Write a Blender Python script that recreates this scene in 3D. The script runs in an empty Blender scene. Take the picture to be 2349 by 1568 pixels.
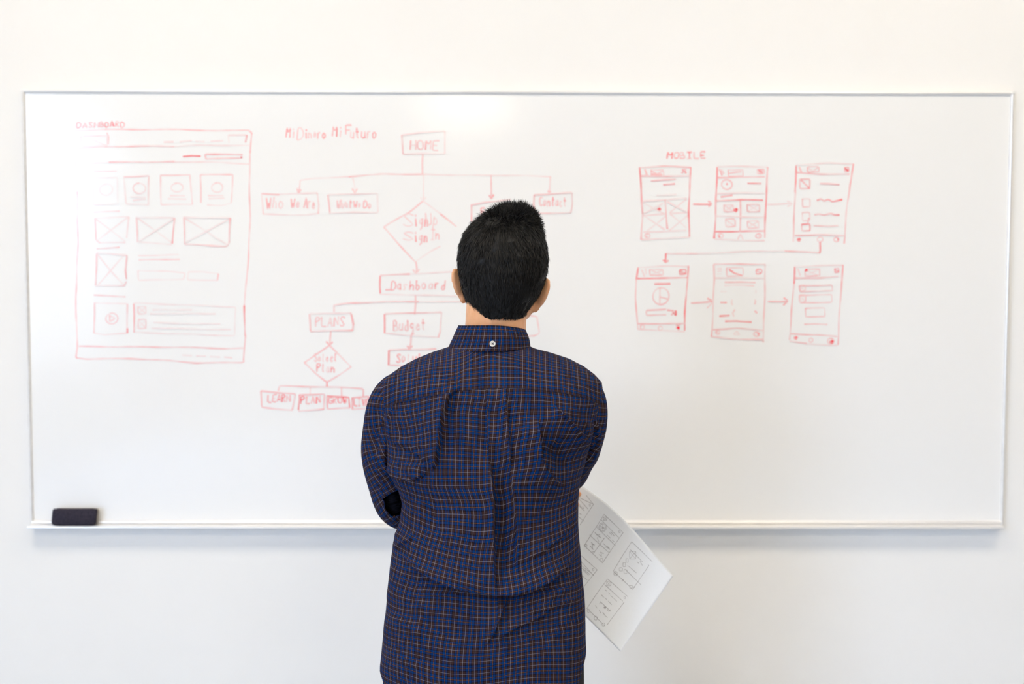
import bpy, math, random
import numpy as np
from mathutils import Vector, Matrix, Euler, noise as mnoise

random.seed(4)
rng = np.random.default_rng(7)
sc = bpy.context.scene
COL = sc.collection

# ------------------------------------------------------------------ camera, sky, lamps, exposure
F_PX = 2284.0
CAM = np.array([-0.0281, 0.0, 1.54])
cam_d = bpy.data.cameras.new('camera')
cam_d.sensor_width = 36.0
cam_d.lens = F_PX / 2349.0 * 36.0
cam_d.dof.use_dof = True
cam_d.dof.focus_distance = 1.72
cam_d.dof.aperture_fstop = 2.9
cam_d.clip_start = 0.05
cam = bpy.data.objects.new('camera', cam_d)
CAM_R = (Matrix.Rotation(-4.98663e-3, 3, 'Z') @ Matrix.Rotation(1.524235, 3, 'X') @ Matrix.Rotation(1.638e-3, 3, 'Z'))
cam.matrix_world = Matrix.Translation(Vector(CAM)) @ CAM_R.to_4x4()
COL.objects.link(cam)
sc.camera = cam
sc.view_settings.view_transform = 'Standard'
sc.view_settings.look = 'None'
sc.view_settings.gamma = 1.0
sc.view_settings.exposure = 0.0
sc.view_settings.use_curve_mapping = False
sc.cycles.use_denoising = True
sc.cycles.max_bounces = 12
sc.cycles.diffuse_bounces = 8

# bright overcast sky above a darker ground, joined by a soft skyline
world = bpy.data.worlds.new('sky')
sc.world = world
world.use_nodes = True
wn = world.node_tree.nodes
wl = world.node_tree.links
wn.clear()
wo = wn.new('ShaderNodeOutputWorld')
wb = wn.new('ShaderNodeBackground')
wt = wn.new('ShaderNodeTexCoord')
ws = wn.new('ShaderNodeSeparateXYZ')
wr = wn.new('ShaderNodeValToRGB')
wl.new(wt.outputs['Generated'], ws.inputs[0])
wl.new(ws.outputs['Z'], wr.inputs[0])
wr.color_ramp.elements[0].position = 0.0
wr.color_ramp.elements[0].color = (0.18, 0.19, 0.22, 1)
wr.color_ramp.elements[1].position = 0.11
wr.color_ramp.elements[1].color = (0.547, 0.70, 1.0, 1)
SKY = 22.0
wb.inputs['Strength'].default_value = SKY
wl.new(wr.outputs[0], wb.inputs[0])
wl.new(wb.outputs[0], wo.inputs[0])

LAMP = 15.1            # strength of the ceiling light panels
LAMP_COL = (1.0, 0.888, 0.704)

# room extents
XL, XR, YB, YF, ZC = -4.50, 4.60, -7.2, 2.488, 3.50
WINDOWS = [(-4.63, -2.30), (-5.99, -5.13)]   # along y in the left wall
WZ0, WZ1 = 0.85, 3.40
for (a, b) in WINDOWS:                                    # sky portals in the window openings
    ld = bpy.data.lights.new('window_portal', 'AREA')
    ld.shape = 'RECTANGLE'
    ld.size = WZ1 - WZ0
    ld.size_y = b - a
    ld.cycles.is_portal = True
    lo = bpy.data.objects.new('window_portal', ld)
    lo.location = (XL - 0.13, (a + b) / 2, (WZ0 + WZ1) / 2)
    lo.rotation_euler = (0, -math.pi / 2, 0)
    COL.objects.link(lo)

# ------------------------------------------------------------------ helpers
RM = np.array(CAM_R)

def pix(px, py, Y):
    """world points on the plane y=Y seen at pixel (px,py)"""
    px, py, Y = np.broadcast_arrays(np.asarray(px, float), np.asarray(py, float), np.asarray(Y, float))
    d = np.stack([(px - 1174.5) / F_PX, -(py - 784.0) / F_PX, -np.ones_like(px)], -1) @ RM.T
    t = (Y - CAM[1]) / d[..., 1]
    return CAM + d * t[..., None]

def proj(P):
    c = (np.asarray(P) - CAM) @ RM
    return 1174.5 + F_PX * c[..., 0] / -c[..., 2], 784.0 - F_PX * c[..., 1] / -c[..., 2]

def link(name, me, mats=None, parent=None, smooth=True, **props):
    o = bpy.data.objects.new(name, me)
    COL.objects.link(o)
    if mats is not None:
        for m in (mats if isinstance(mats, (list, tuple)) else [mats]):
            me.materials.append(m)
    if smooth and len(me.polygons):
        me.polygons.foreach_set('use_smooth', [True] * len(me.polygons))
    if parent is not None:
        o.parent = parent
    for k, v in props.items():
        o[k] = v
    return o

def mesh(name, V, Fs, uv=None):
    me = bpy.data.meshes.new(name)
    me.from_pydata([tuple(v) for v in np.asarray(V).tolist()], [], Fs if isinstance(Fs, list) else np.asarray(Fs).tolist())
    if uv is not None:
        l = me.uv_layers.new(name='uv')
        idx = np.empty(len(me.loops), int)
        me.loops.foreach_get('vertex_index', idx)
        l.data.foreach_set('uv', np.asarray(uv)[idx].astype('f').ravel())
    me.update()
    return me

def empty(name, loc, **props):
    o = bpy.data.objects.new(name, None)
    o.location = loc
    COL.objects.link(o)
    o.empty_display_size = 0.05
    for k, v in props.items():
        o[k] = v
    return o

def put(parent, o):
    """parent without moving"""
    o.parent = parent
    o.matrix_parent_inverse = Matrix.Translation(parent.location).inverted()
    return o

def box(x0, x1, y0, y1, z0, z1, bevel=0.0, seg=2):
    import bmesh
    bm = bmesh.new()
    vs = [bm.verts.new((x, y, z)) for x in (x0, x1) for y in (y0, y1) for z in (z0, z1)]
    for f in ((0, 1, 3, 2), (4, 6, 7, 5), (0, 4, 5, 1), (2, 3, 7, 6), (0, 2, 6, 4), (1, 5, 7, 3)):
        bm.faces.new([vs[i] for i in f])
    if bevel:
        bmesh.ops.bevel(bm, geom=bm.edges[:], offset=bevel, segments=seg, affect='EDGES', profile=0.5)
    bmesh.ops.recalc_face_normals(bm, faces=bm.faces[:])
    me = bpy.data.meshes.new('box')
    bm.to_mesh(me)
    bm.free()
    return me

def extrude_x(prof, x0, x1):
    """closed profile of (y,z) swept along x, with end caps"""
    n = len(prof)
    V = [(x0, y, z) for y, z in prof] + [(x1, y, z) for y, z in prof]
    Fs = [[i, (i + 1) % n, n + (i + 1) % n, n + i] for i in range(n)] + [list(range(n))[::-1], list(range(n, 2 * n))]
    return mesh('profile', V, Fs)

def grid_faces(n, m, wrap=False):
    i, j = np.meshgrid(np.arange(n - 1), np.arange(m if wrap else m - 1), indexing='ij')
    j2 = (j + 1) % m
    return np.stack([i * m + j, i * m + j2, (i + 1) * m + j2, (i + 1) * m + j], -1).reshape(-1, 4)

def sstep(a, b, x):
    t = np.clip((x - a) / (b - a), 0, 1)
    return t * t * (3 - 2 * t)

def catmull(P, n):
    P = np.asarray(P, float)
    Q = np.vstack([2 * P[0] - P[1], P, 2 * P[-1] - P[-2]])
    t = np.linspace(0, len(P) - 1 - 1e-9, n)
    i = t.astype(int)
    f = (t - i)[:, None]
    a, b, c, d = Q[i], Q[i + 1], Q[i + 2], Q[i + 3]
    return 0.5 * (2 * b + (c - a) * f + (2 * a - 5 * b + 4 * c - d) * f ** 2 + (3 * b - a - 3 * c + d) * f ** 3)

def wavy(u, v, seed, scale, n=14):
    """smooth pseudo noise in [-1,1] from random sine waves"""
    r = np.random.default_rng(seed)
    out = 0
    for k in range(n):
        a = r.uniform(0, 2 * math.pi)
        f = scale * r.uniform(0.5, 1.6)
        out = out + np.sin((u * math.cos(a) + v * math.sin(a)) * f + r.uniform(0, 6.28))
    return out / math.sqrt(n)

# ------------------------------------------------------------------ materials
def mat(name, col, rough=0.5, metal=0.0, spec=0.5, **kw):
    m = bpy.data.materials.new(name)
    m.use_nodes = True
    b = m.node_tree.nodes['Principled BSDF']
    b.inputs['Base Color'].default_value = (*col, 1)
    b.inputs['Roughness'].default_value = rough
    b.inputs['Metallic'].default_value = metal
    b.inputs['Specular IOR Level'].default_value = spec
    for k, v in kw.items():
        b.inputs[k.replace('_', ' ')].default_value = v
    return m

def add_noise(m, scale, c1, c2, bump=0.0, detail=4, coord='Object', stretch=None):
    nt = m.node_tree
    b = nt.nodes['Principled BSDF']
    tc = nt.nodes.new('ShaderNodeTexCoord')
    nz = nt.nodes.new('ShaderNodeTexNoise')
    nz.inputs['Scale'].default_value = scale
    nz.inputs['Detail'].default_value = detail
    src = tc.outputs[coord]
    if stretch:
        mp = nt.nodes.new('ShaderNodeMapping')
        mp.inputs['Scale'].default_value = stretch
        nt.links.new(src, mp.inputs[0])
        src = mp.outputs[0]
    nt.links.new(src, nz.inputs['Vector'])
    rp = nt.nodes.new('ShaderNodeValToRGB')
    rp.color_ramp.elements[0].position = 0.3
    rp.color_ramp.elements[1].position = 0.7
    rp.color_ramp.elements[0].color = (*c1, 1)
    rp.color_ramp.elements[1].color = (*c2, 1)
    nt.links.new(nz.outputs['Fac'], rp.inputs[0])
    nt.links.new(rp.outputs[0], b.inputs['Base Color'])
    if bump:
        bp = nt.nodes.new('ShaderNodeBump')
        bp.inputs['Strength'].default_value = 0.4
        bp.inputs['Distance'].default_value = bump
        nt.links.new(nz.outputs['Fac'], bp.inputs['Height'])
        nt.links.new(bp.outputs[0], b.inputs['Normal'])
    return m

WALL = add_noise(mat('wall_paint', (0.86, 0.85, 0.83), 0.75, spec=0.25), 6.0, (0.865, 0.85, 0.83), (0.875, 0.862, 0.842), 0.0004)
WALL2 = add_noise(mat('warm_wall_paint', (0.72, 0.62, 0.5), 0.8, spec=0.2), 6.0, (0.50, 0.38, 0.27), (0.53, 0.41, 0.29))
WALL3 = add_noise(mat('brown_wall_paint', (0.3, 0.22, 0.16), 0.8, spec=0.2), 6.0, (0.30, 0.22, 0.155), (0.33, 0.245, 0.17))
CEIL = add_noise(mat('ceiling_paint', (0.86, 0.84, 0.8), 0.9, spec=0.1), 9.0, (0.86, 0.83, 0.79), (0.88, 0.85, 0.81))
CARPET = add_noise(mat('blue_grey_carpet', (0.3, 0.36, 0.44), 0.95, spec=0.1), 220.0, (0.44, 0.50, 0.58), (0.52, 0.58, 0.66), 0.004)
TRIM = add_noise(mat('white_trim', (0.8, 0.8, 0.78), 0.45), 12.0, (0.79, 0.79, 0.77), (0.81, 0.81, 0.79))
ALU = add_noise(mat('satin_aluminium', (0.86, 0.85, 0.84), 0.30, 0.4), 60.0, (0.84, 0.83, 0.82), (0.89, 0.88, 0.87), 0.0, 2, 'Object', (0.05, 1, 1))

BOARD_COL = (0.875, 0.87, 0.86)
INK_COL = (0.96, 0.075, 0.095)

def glossy_board(name, ink=False):
    m = mat(name, BOARD_COL, 0.17, spec=0.75)
    nt = m.node_tree
    b = nt.nodes['Principled BSDF']
    tc = nt.nodes.new('ShaderNodeTexCoord')
    nz = nt.nodes.new('ShaderNodeTexNoise')
    nz.inputs['Scale'].default_value = 2.4
    nz.inputs['Detail'].default_value = 5
    nt.links.new(tc.outputs['Object'], nz.inputs['Vector'])
    rr = nt.nodes.new('ShaderNodeMapRange')
    rr.inputs['To Min'].default_value = 0.10
    rr.inputs['To Max'].default_value = 0.15
    nt.links.new(nz.outputs['Fac'], rr.inputs['Value'])
    nt.links.new(rr.outputs[0], b.inputs['Roughness'])
    if ink:
        at = nt.nodes.new('ShaderNodeAttribute')
        at.attribute_name = 'ink'
        mx = nt.nodes.new('ShaderNodeMix')
        mx.data_type = 'RGBA'
        mx.inputs[6].default_value = (*BOARD_COL, 1)
        mx.inputs[7].default_value = (*INK_COL, 1)
        nt.links.new(at.outputs['Fac'], mx.inputs[0])
        nt.links.new(mx.outputs[2], b.inputs['Base Color'])
    return m

BOARD = glossy_board('white_enamel')
INK = glossy_board('red_marker_ink', True)

SKIN = mat('skin', (0.62, 0.34, 0.21), 0.5, spec=0.35)
SKIN.node_tree.nodes['Principled BSDF'].inputs['Subsurface Weight'].default_value = 0.25
SKIN.node_tree.nodes['Principled BSDF'].inputs['Subsurface Radius'].default_value = (0.012, 0.004, 0.002)
add_noise(SKIN, 70.0, (0.76, 0.385, 0.195), (0.83, 0.45, 0.245), 0.0006)
EYE = mat('eye_white', (0.8, 0.78, 0.74), 0.15)
IRIS = mat('dark_iris', (0.04, 0.02, 0.012), 0.1)
HAIR = mat('black_hair', (0.008, 0.0075, 0.0075), 0.5, spec=0.22)
add_noise(HAIR, 160.0, (0.004, 0.0038, 0.0038), (0.009, 0.0082, 0.0078))
TROUSER = add_noise(mat('black_denim', (0.008, 0.008, 0.01), 0.8, spec=0.2), 400.0, (0.007, 0.007, 0.009), (0.014, 0.014, 0.017), 0.0005)
SHOE = add_noise(mat('dark_leather', (0.02, 0.014, 0.01), 0.4), 60.0, (0.02, 0.014, 0.01), (0.03, 0.02, 0.014))
SOLE = add_noise(mat('rubber_sole', (0.03, 0.03, 0.03), 0.8), 80.0, (0.028, 0.028, 0.028), (0.04, 0.04, 0.04))
BUTTON = add_noise(mat('pearl_button', (0.75, 0.72, 0.66), 0.25), 200.0, (0.72, 0.69, 0.62), (0.80, 0.77, 0.72))
THREAD = mat('dark_thread', (0.03, 0.02, 0.02), 0.9)
FELT = add_noise(mat('charcoal_felt', (0.035, 0.03, 0.045), 0.95, spec=0.1), 180.0, (0.024, 0.022, 0.034), (0.05, 0.043, 0.06), 0.002)
GREY = add_noise(mat('grey_eraser_shell', (0.2, 0.18, 0.16), 0.5), 40.0, (0.40, 0.36, 0.32), (0.46, 0.42, 0.37))

def plaid():
    """woven check: warp stripes from U, weft stripes from V (one repeat per UV unit)"""
    m = mat('navy_plaid_cotton', (0.03, 0.04, 0.09), 0.9, spec=0.06)
    nt = m.node_tree
    b = nt.nodes['Principled BSDF']
    uvn = nt.nodes.new('ShaderNodeUVMap')
    uvn.uv_map = 'uv'
    sep = nt.nodes.new('ShaderNodeSeparateXYZ')
    nt.links.new(uvn.outputs[0], sep.inputs[0])
    DARK, BROWN, BLUE = (0.004, 0.004, 0.008), (0.038, 0.0185, 0.016), (0.002, 0.030, 0.125)
    WHITE, ORANGE = (0.20, 0.18, 0.205), (0.185, 0.076, 0.022)
    stops = [(0.0, WHITE), (0.024, DARK), (0.060, BROWN), (0.215, DARK), (0.285, BLUE), (0.440, DARK), (0.478, ORANGE),
             (0.522, DARK), (0.560, BLUE), (0.715, DARK), (0.785, BROWN), (0.940, DARK), (0.976, WHITE)]
    outs = []
    for ax in ('X', 'Y'):
        fr = nt.nodes.new('ShaderNodeMath')
        fr.operation = 'FRACT'
        nt.links.new(sep.outputs[ax], fr.inputs[0])
        rp = nt.nodes.new('ShaderNodeValToRGB')
        rp.color_ramp.interpolation = 'CONSTANT'
        el = rp.color_ramp.elements
        el[0].position = 0.0
        el[0].color = (*stops[0][1], 1)
        el[1].position = stops[1][0]
        el[1].color = (*stops[1][1], 1)
        for p, c in stops[2:]:
            e = el.new(p)
            e.color = (*c, 1)
        nt.links.new(fr.outputs[0], rp.inputs[0])
        outs.append(rp.outputs[0])
    mx = nt.nodes.new('ShaderNodeMix')
    mx.data_type = 'RGBA'
    mx.inputs[0].default_value = 0.47
    nt.links.new(outs[0], mx.inputs[6])
    nt.links.new(outs[1], mx.inputs[7])
    # small yarn irregularity
    nz = nt.nodes.new('ShaderNodeTexNoise')
    nz.inputs['Scale'].default_value = 26.0
    nz.inputs['Detail'].default_value = 3
    nt.links.new(uvn.outputs[0], nz.inputs['Vector'])
    mr = nt.nodes.new('ShaderNodeMapRange')
    mr.inputs['To Min'].default_value = 0.72
    mr.inputs['To Max'].default_value = 1.28
    nt.links.new(nz.outputs['Fac'], mr.inputs['Value'])
    mul = nt.nodes.new('ShaderNodeMix')
    mul.data_type = 'RGBA'
    mul.blend_type = 'MULTIPLY'
    mul.inputs[0].default_value = 1.0
    nt.links.new(mx.outputs[2], mul.inputs[6])
    nt.links.new(mr.outputs[0], mul.inputs[7])
    nt.links.new(mul.outputs[2], b.inputs['Base Color'])
    return m

PLAID = plaid()

def paper_mat(name, col):
    m = mat(name, col, 0.7, spec=0.2)
    nt = m.node_tree
    b = nt.nodes['Principled BSDF']
    add_noise(m, 300.0, tuple(c * 0.985 for c in col), col, 0.0)
    tr = nt.nodes.new('ShaderNodeBsdfTranslucent')
    tr.inputs['Color'].default_value = (*col, 1)
    ms = nt.nodes.new('ShaderNodeMixShader')
    ms.inputs[0].default_value = 0.15
    nt.links.new(b.outputs[0], ms.inputs[1])
    nt.links.new(tr.outputs[0], ms.inputs[2])
    nt.links.new(ms.outputs[0], nt.nodes['Material Output'].inputs['Surface'])
    return m

PAPER = paper_mat('white_paper', (0.87, 0.895, 0.93))
PENCIL = mat('pencil_graphite', (0.40, 0.40, 0.43), 0.6)

GLASS = bpy.data.materials.new('window_glass')
GLASS.use_nodes = True
gn = GLASS.node_tree
gn.nodes.clear()
go = gn.nodes.new('ShaderNodeOutputMaterial')
gm = gn.nodes.new('ShaderNodeMixShader')
gt = gn.nodes.new('ShaderNodeBsdfTransparent')
gg = gn.nodes.new('ShaderNodeBsdfGlossy')
gg.inputs['Roughness'].default_value = 0.02
gf = gn.nodes.new('ShaderNodeLayerWeight')
gf.inputs['Blend'].default_value = 0.5
gp = gn.nodes.new('ShaderNodeMath')
gp.operation = 'POWER'
gp.inputs[1].default_value = 4.0
gs_ = gn.nodes.new('ShaderNodeMath')
gs_.operation = 'MULTIPLY_ADD'
gs_.inputs[1].default_value = 0.6
gs_.inputs[2].default_value = 0.04
gn.links.new(gf.outputs['Facing'], gp.inputs[0])
gn.links.new(gp.outputs[0], gs_.inputs[0])
gt.inputs['Color'].default_value = (0.95, 0.97, 0.97, 1)
gn.links.new(gs_.outputs[0], gm.inputs[0])
gn.links.new(gt.outputs[0], gm.inputs[1])
gn.links.new(gg.outputs[0], gm.inputs[2])
gn.links.new(gm.outputs[0], go.inputs['Surface'])

LAMP_M = bpy.data.materials.new('lit_diffuser')
LAMP_M.use_nodes = True
ln = LAMP_M.node_tree
lb = ln.nodes['Principled BSDF']
lb.inputs['Base Color'].default_value = (0.9, 0.88, 0.85, 1)
lb.inputs['Emission Color'].default_value = (*LAMP_COL, 1)
lb.inputs['Emission Strength'].default_value = LAMP

# ------------------------------------------------------------------ room
T = 0.14
link('floor', box(XL - T, XR + T, YB - T, YF + T, -0.1, 0.0), CARPET, smooth=False, kind='structure')
link('ceiling', box(XL - T, XR + T, YB - T, YF + T, ZC, ZC + 0.1), CEIL, smooth=False, kind='structure')
link('wall_front', box(XL - T, XR + T, YF, YF + T, 0, ZC), WALL, smooth=False, kind='structure')
link('wall_back', box(XL - T, XR + T, YB - T, YB, 0, ZC), WALL2, smooth=False, kind='structure')
link('wall_right', box(XR, XR + T, YB, YF, 0, ZC), WALL3, smooth=False, kind='structure')
# left wall with three window openings
import bmesh
def join_boxes(bs):
    bm = bmesh.new()
    for b in bs:
        me = box(*b)
        bm.from_mesh(me)
        bpy.data.meshes.remove(me)
    me = bpy.data.meshes.new('boxes')
    bm.to_mesh(me)
    bm.free()
    return me
segs = [(XL - T, XL, YB, YF, 0, WZ0), (XL - T, XL, YB, YF, WZ1, ZC)]
ys = [YB] + [v for w in sorted(WINDOWS) for v in w] + [YF]
for i in range(0, len(ys), 2):
    segs.append((XL - T, XL, ys[i], ys[i + 1], WZ0, WZ1))
link('wall_left', join_boxes(segs), WALL, smooth=False, kind='structure')
for k, (a, b) in enumerate(WINDOWS):
    w = empty('window_%d' % (k + 1), (XL, (a + b) / 2, WZ0), kind='structure')
    fw = 0.05
    fr = link('window_frame', join_boxes([(XL - 0.11, XL - 0.05, a, a + fw, WZ0, WZ1), (XL - 0.11, XL - 0.05, b - fw, b, WZ0, WZ1),
                                         (XL - 0.11, XL - 0.05, a + fw, b - fw, WZ0, WZ0 + fw), (XL - 0.11, XL - 0.05, a + fw, b - fw, WZ1 - fw, WZ1)]), TRIM, smooth=False)
    put(w, fr)
    put(w, link('window_pane', box(XL - 0.083, XL - 0.077, a + fw, b - fw, WZ0 + fw, WZ1 - fw), GLASS, smooth=False))
    put(w, link('window_sill', box(XL - 0.05, XL + 0.03, a - 0.03, b + 0.03, WZ0 - 0.02, WZ0 + 0.005, 0.004), TRIM))
link('baseboard_front', box(XL, XR, YF - 0.014, YF, 0, 0.09, 0.004), TRIM, smooth=False, kind='structure')

def ceiling_light(x, y, label, lx=1.2, ly=0.6):
    t = empty('ceiling_light', (x, y, ZC), label=label, category='ceiling light', group='ceiling light panels')
    b = 0.03
    put(t, link('light_frame', join_boxes([(x - lx / 2 - b, x + lx / 2 + b, y - ly / 2 - b, y - ly / 2, ZC - 0.04, ZC), (x - lx / 2 - b, x + lx / 2 + b, y + ly / 2, y + ly / 2 + b, ZC - 0.04, ZC),
                                          (x - lx / 2 - b, x - lx / 2, y - ly / 2, y + ly / 2, ZC - 0.04, ZC), (x + lx / 2, x + lx / 2 + b, y - ly / 2, y + ly / 2, ZC - 0.04, ZC)]), TRIM, smooth=False))
    put(t, link('diffuser', box(x - lx / 2, x + lx / 2, y - ly / 2, y + ly / 2, ZC - 0.03, ZC - 0.002), LAMP_M, smooth=False))
ceiling_light(-0.45, -5.3, 'square lit ceiling light panel at the rear of the room, by itself', 0.8, 0.7)
for yy, where in ((0.95, 'in the row nearest to the whiteboard'), (-1.3, 'in the second row from the whiteboard')):
    for xx, which in ((-1.1, 'closer to the windows'), (1.3, 'closer to the brown right wall')):
        ceiling_light(xx, yy, 'ceiling panel light %s, %s' % (which, where))

# ------------------------------------------------------------------ whiteboard
BY = 2.469                      # front face of the board's frame
BW, BH, BZ = 2.44, 1.0807, 1.5025
bx0, bx1, bz0, bz1 = -BW / 2, BW / 2, BZ - BH / 2, BZ + BH / 2
SURF = BY + 0.006               # writing surface
board = empty('whiteboard', (0, YF, bz0), label='wide glossy whiteboard with aluminium frame and red marker sketches, hung on the wall', category='whiteboard')
def bpart(name, me, m, smooth=True, parent=board, **kw):
    o = link(name, me, m, smooth=smooth, **kw)
    o.parent = parent
    o.matrix_parent_inverse = parent_inv(parent)
    return o
def parent_inv(p):
    """parts are modelled in world space: undo only the offset of the Empty that carries them"""
    return Matrix.Translation(p.location).inverted() if p.type == 'EMPTY' else Matrix.Identity(4)
bpart('writing_surface', box(bx0 + 0.004, bx1 - 0.004, SURF, YF - 0.002, bz0 + 0.004, bz1 - 0.004), BOARD, smooth=False)
FRW = 0.0085
def rail_profile(inner, outer):
    """rounded frame section in (y, across)"""
    c, r = (inner + outer) / 2, (outer - inner) / 2
    arc = [(BY + 0.0055 - 0.0055 * math.sin(q), c - r * math.cos(q)) for q in np.linspace(0, math.pi, 11)]
    return [(YF - 0.001, inner)] + arc + [(YF - 0.001, outer)]
bpart('frame_rail', extrude_x(rail_profile(bz1 - FRW, bz1), bx0, bx1), ALU, smooth=False, label='top aluminium frame rail')
def swap(me):                      # (x,y,z) -> (z,y,x): turn an x sweep into a vertical rail
    for v in me.vertices:
        v.co = (v.co.z, v.co.y, v.co.x)
    me.flip_normals()
    return me
bpart('frame_rail', swap(extrude_x(rail_profile(bx0 + FRW, bx0), bz0, bz1 - 0.001)), ALU, smooth=False, label='left aluminium frame rail')
bpart('frame_rail', swap(extrude_x(rail_profile(bx1 - FRW, bx1), bz0, bz1 - 0.001)), ALU, smooth=False, label='right aluminium frame rail')
# bottom rail and marker tray: a shallow ledge with a rounded lip
tz = bz0 + 0.0060
TRAY_F = BY - 0.020
rp = [(y, z) for y, z in rail_profile(bz0 + 0.0150, bz0 + 0.0055)]
bpart('frame_rail', extrude_x(rp, bx0 + 0.004, bx1 - 0.004), ALU, smooth=False, label='bottom aluminium frame rail')
prof = [(YF - 0.001, tz), (BY, tz), (TRAY_F + 0.006, tz - 0.0015), (TRAY_F + 0.002, tz - 0.001), (TRAY_F + 0.0005, tz - 0.0022),
        (TRAY_F, tz - 0.004), (TRAY_F + 0.0006, tz - 0.0062), (TRAY_F + 0.003, tz - 0.0078), (YF - 0.001, tz - 0.0085)]
bpart('marker_tray', extrude_x(prof, bx0 + 0.003, bx1 - 0.0085), ALU, smooth=False)

# ---- red marker drawings: thin ink ribbons lying on the writing surface
GLY = {
 'A': '00 26 40|12 32', 'B': '00 06 26 35 34 23 03|23 42 41 30 00', 'C': '45 26 05 01 20 41', 'D': '00 06 26 44 42 20 00', 'E': '46 06 00 40|03 33', 'F': '46 06 00|03 33',
 'G': '45 26 05 01 20 41 43 23', 'H': '00 06|40 46|03 43', 'I': '06 46|26 20|00 40', 'L': '06 00 40', 'M': '00 06 23 46 40', 'N': '00 06 40 46', 'O': '20 01 05 26 45 41 20',
 'P': '00 06 36 45 34 03', 'R': '00 06 36 45 34 03|13 40', 'S': '45 26 05 23 41 20 01', 'T': '06 46|26 20', 'U': '06 01 20 41 46', 'V': '06 20 46', 'W': '06 10 24 30 46', 'X': '00 46|06 40',
 'a': '33 14 01 10 31 34 30', 'b': '06 00 20 32 23 03', 'c': '33 14 01 10 31', 'd': '36 30 10 01 13 33', 'e': '02 32 14 01 10 31', 'g': '33 14 02 11 32|34 3/ 1-', 'h': '06 00|02 14 33 30',
 'i': '24 20|25 26', 'l': '16 11 20', 'n': '04 00|02 14 33 30', 'o': '10 01 03 14 33 31 10', 'p': '04 0-|03 14 32 20 01', 'r': '04 00|02 14 34', 's': '33 14 03 21 10 00', 't': '16 11 20|04 34', 'u': '04 01 10 31|34 30', ' ': ''}
def gy(c):
    return {'/': -1, '-': -2}.get(c, None) if not c.isdigit() else int(c)

def text_strokes(txt, x0, y0, x1, y1, slope=0.0, a=0.6, jit=0.35):
    """handwriting laid out in a pixel box: y0 cap line, y1 base line"""
    r = random.Random(txt)
    n = len(txt)
    adv = (x1 - x0) / n
    h = (y1 - y0) / 6.0
    out = []
    for i, ch in enumerate(txt):
        ox = x0 + i * adv
        s = adv * 0.72 / 4.0
        dy = r.uniform(-1, 1) * jit * h + slope * (i + 0.5) * adv
        sl = r.uniform(-0.05, 0.12)
        for st in GLY.get(ch, '').split('|'):
            if not st:
                continue
            pts = []
            for tok in st.split():
                gx, g = int(tok[0]), gy(tok[1])
                pts.append((ox + gx * s + g * h * sl + r.uniform(-jit, jit), y1 - g * h + dy + r.uniform(-jit, jit)))
            out.append((pts, a * r.uniform(0.75, 1.2), 2.9, True))
    return out

def circ(x, y, rx, ry, n=18):
    return [(x + rx * math.cos(t), y + ry * math.sin(t)) for t in np.linspace(-1.9, 2 * math.pi - 1.6, n)]

def parse(spec, base=0.5, w=3.5):
    """strokes in pixels: 'x,y x,y ...' split by ';'  * strong  ~ faint  o ellipse  @ dot  # box with a cross"""
    out = []
    for s in spec.replace('\n', ' ').split(';'):
        s = s.strip()
        if not s:
            continue
        a = base
        while s[0] in '*~':
            a = base * (1.75 if s[0] == '*' else 0.5)
            s = s[1:].strip()
        k = s[0] if s[0] in 'o@#=' else ''
        s = s[1:].strip() if k else s
        pts = [tuple(float(v) for v in t.split(',')) for t in s.split()]
        if k == 'o':
            out.append((circ(*pts[0], *pts[1]), a, w * 0.85, False))
        elif k == '@':
            x, y = pts[0]
            rr = pts[1][0]
            out.append((circ(x, y, rr * .5, rr * .45, 12), 1.5, rr * 1.15, False))
            out.append(([(x - rr * .4, y), (x + rr * .4, y)], 1.5, rr * 1.1, True))
        elif k and k in '#=':
            (xa, ya), (xb, yb) = pts[0], pts[1]
            out.append(([(xa, ya), (xb, ya - 1), (xb + .5, yb), (xa + .5, yb + 1), (xa, ya)], a, w * .8, True))
            if k == '#':
                out.append(([(xa, ya), (xb, yb)], a * .75, w * .7, True))
                out.append(([(xb, ya), (xa, yb)], a * .5, w * .7, True))
        else:
            out.append((pts, a, w, True))
    return out

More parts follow.
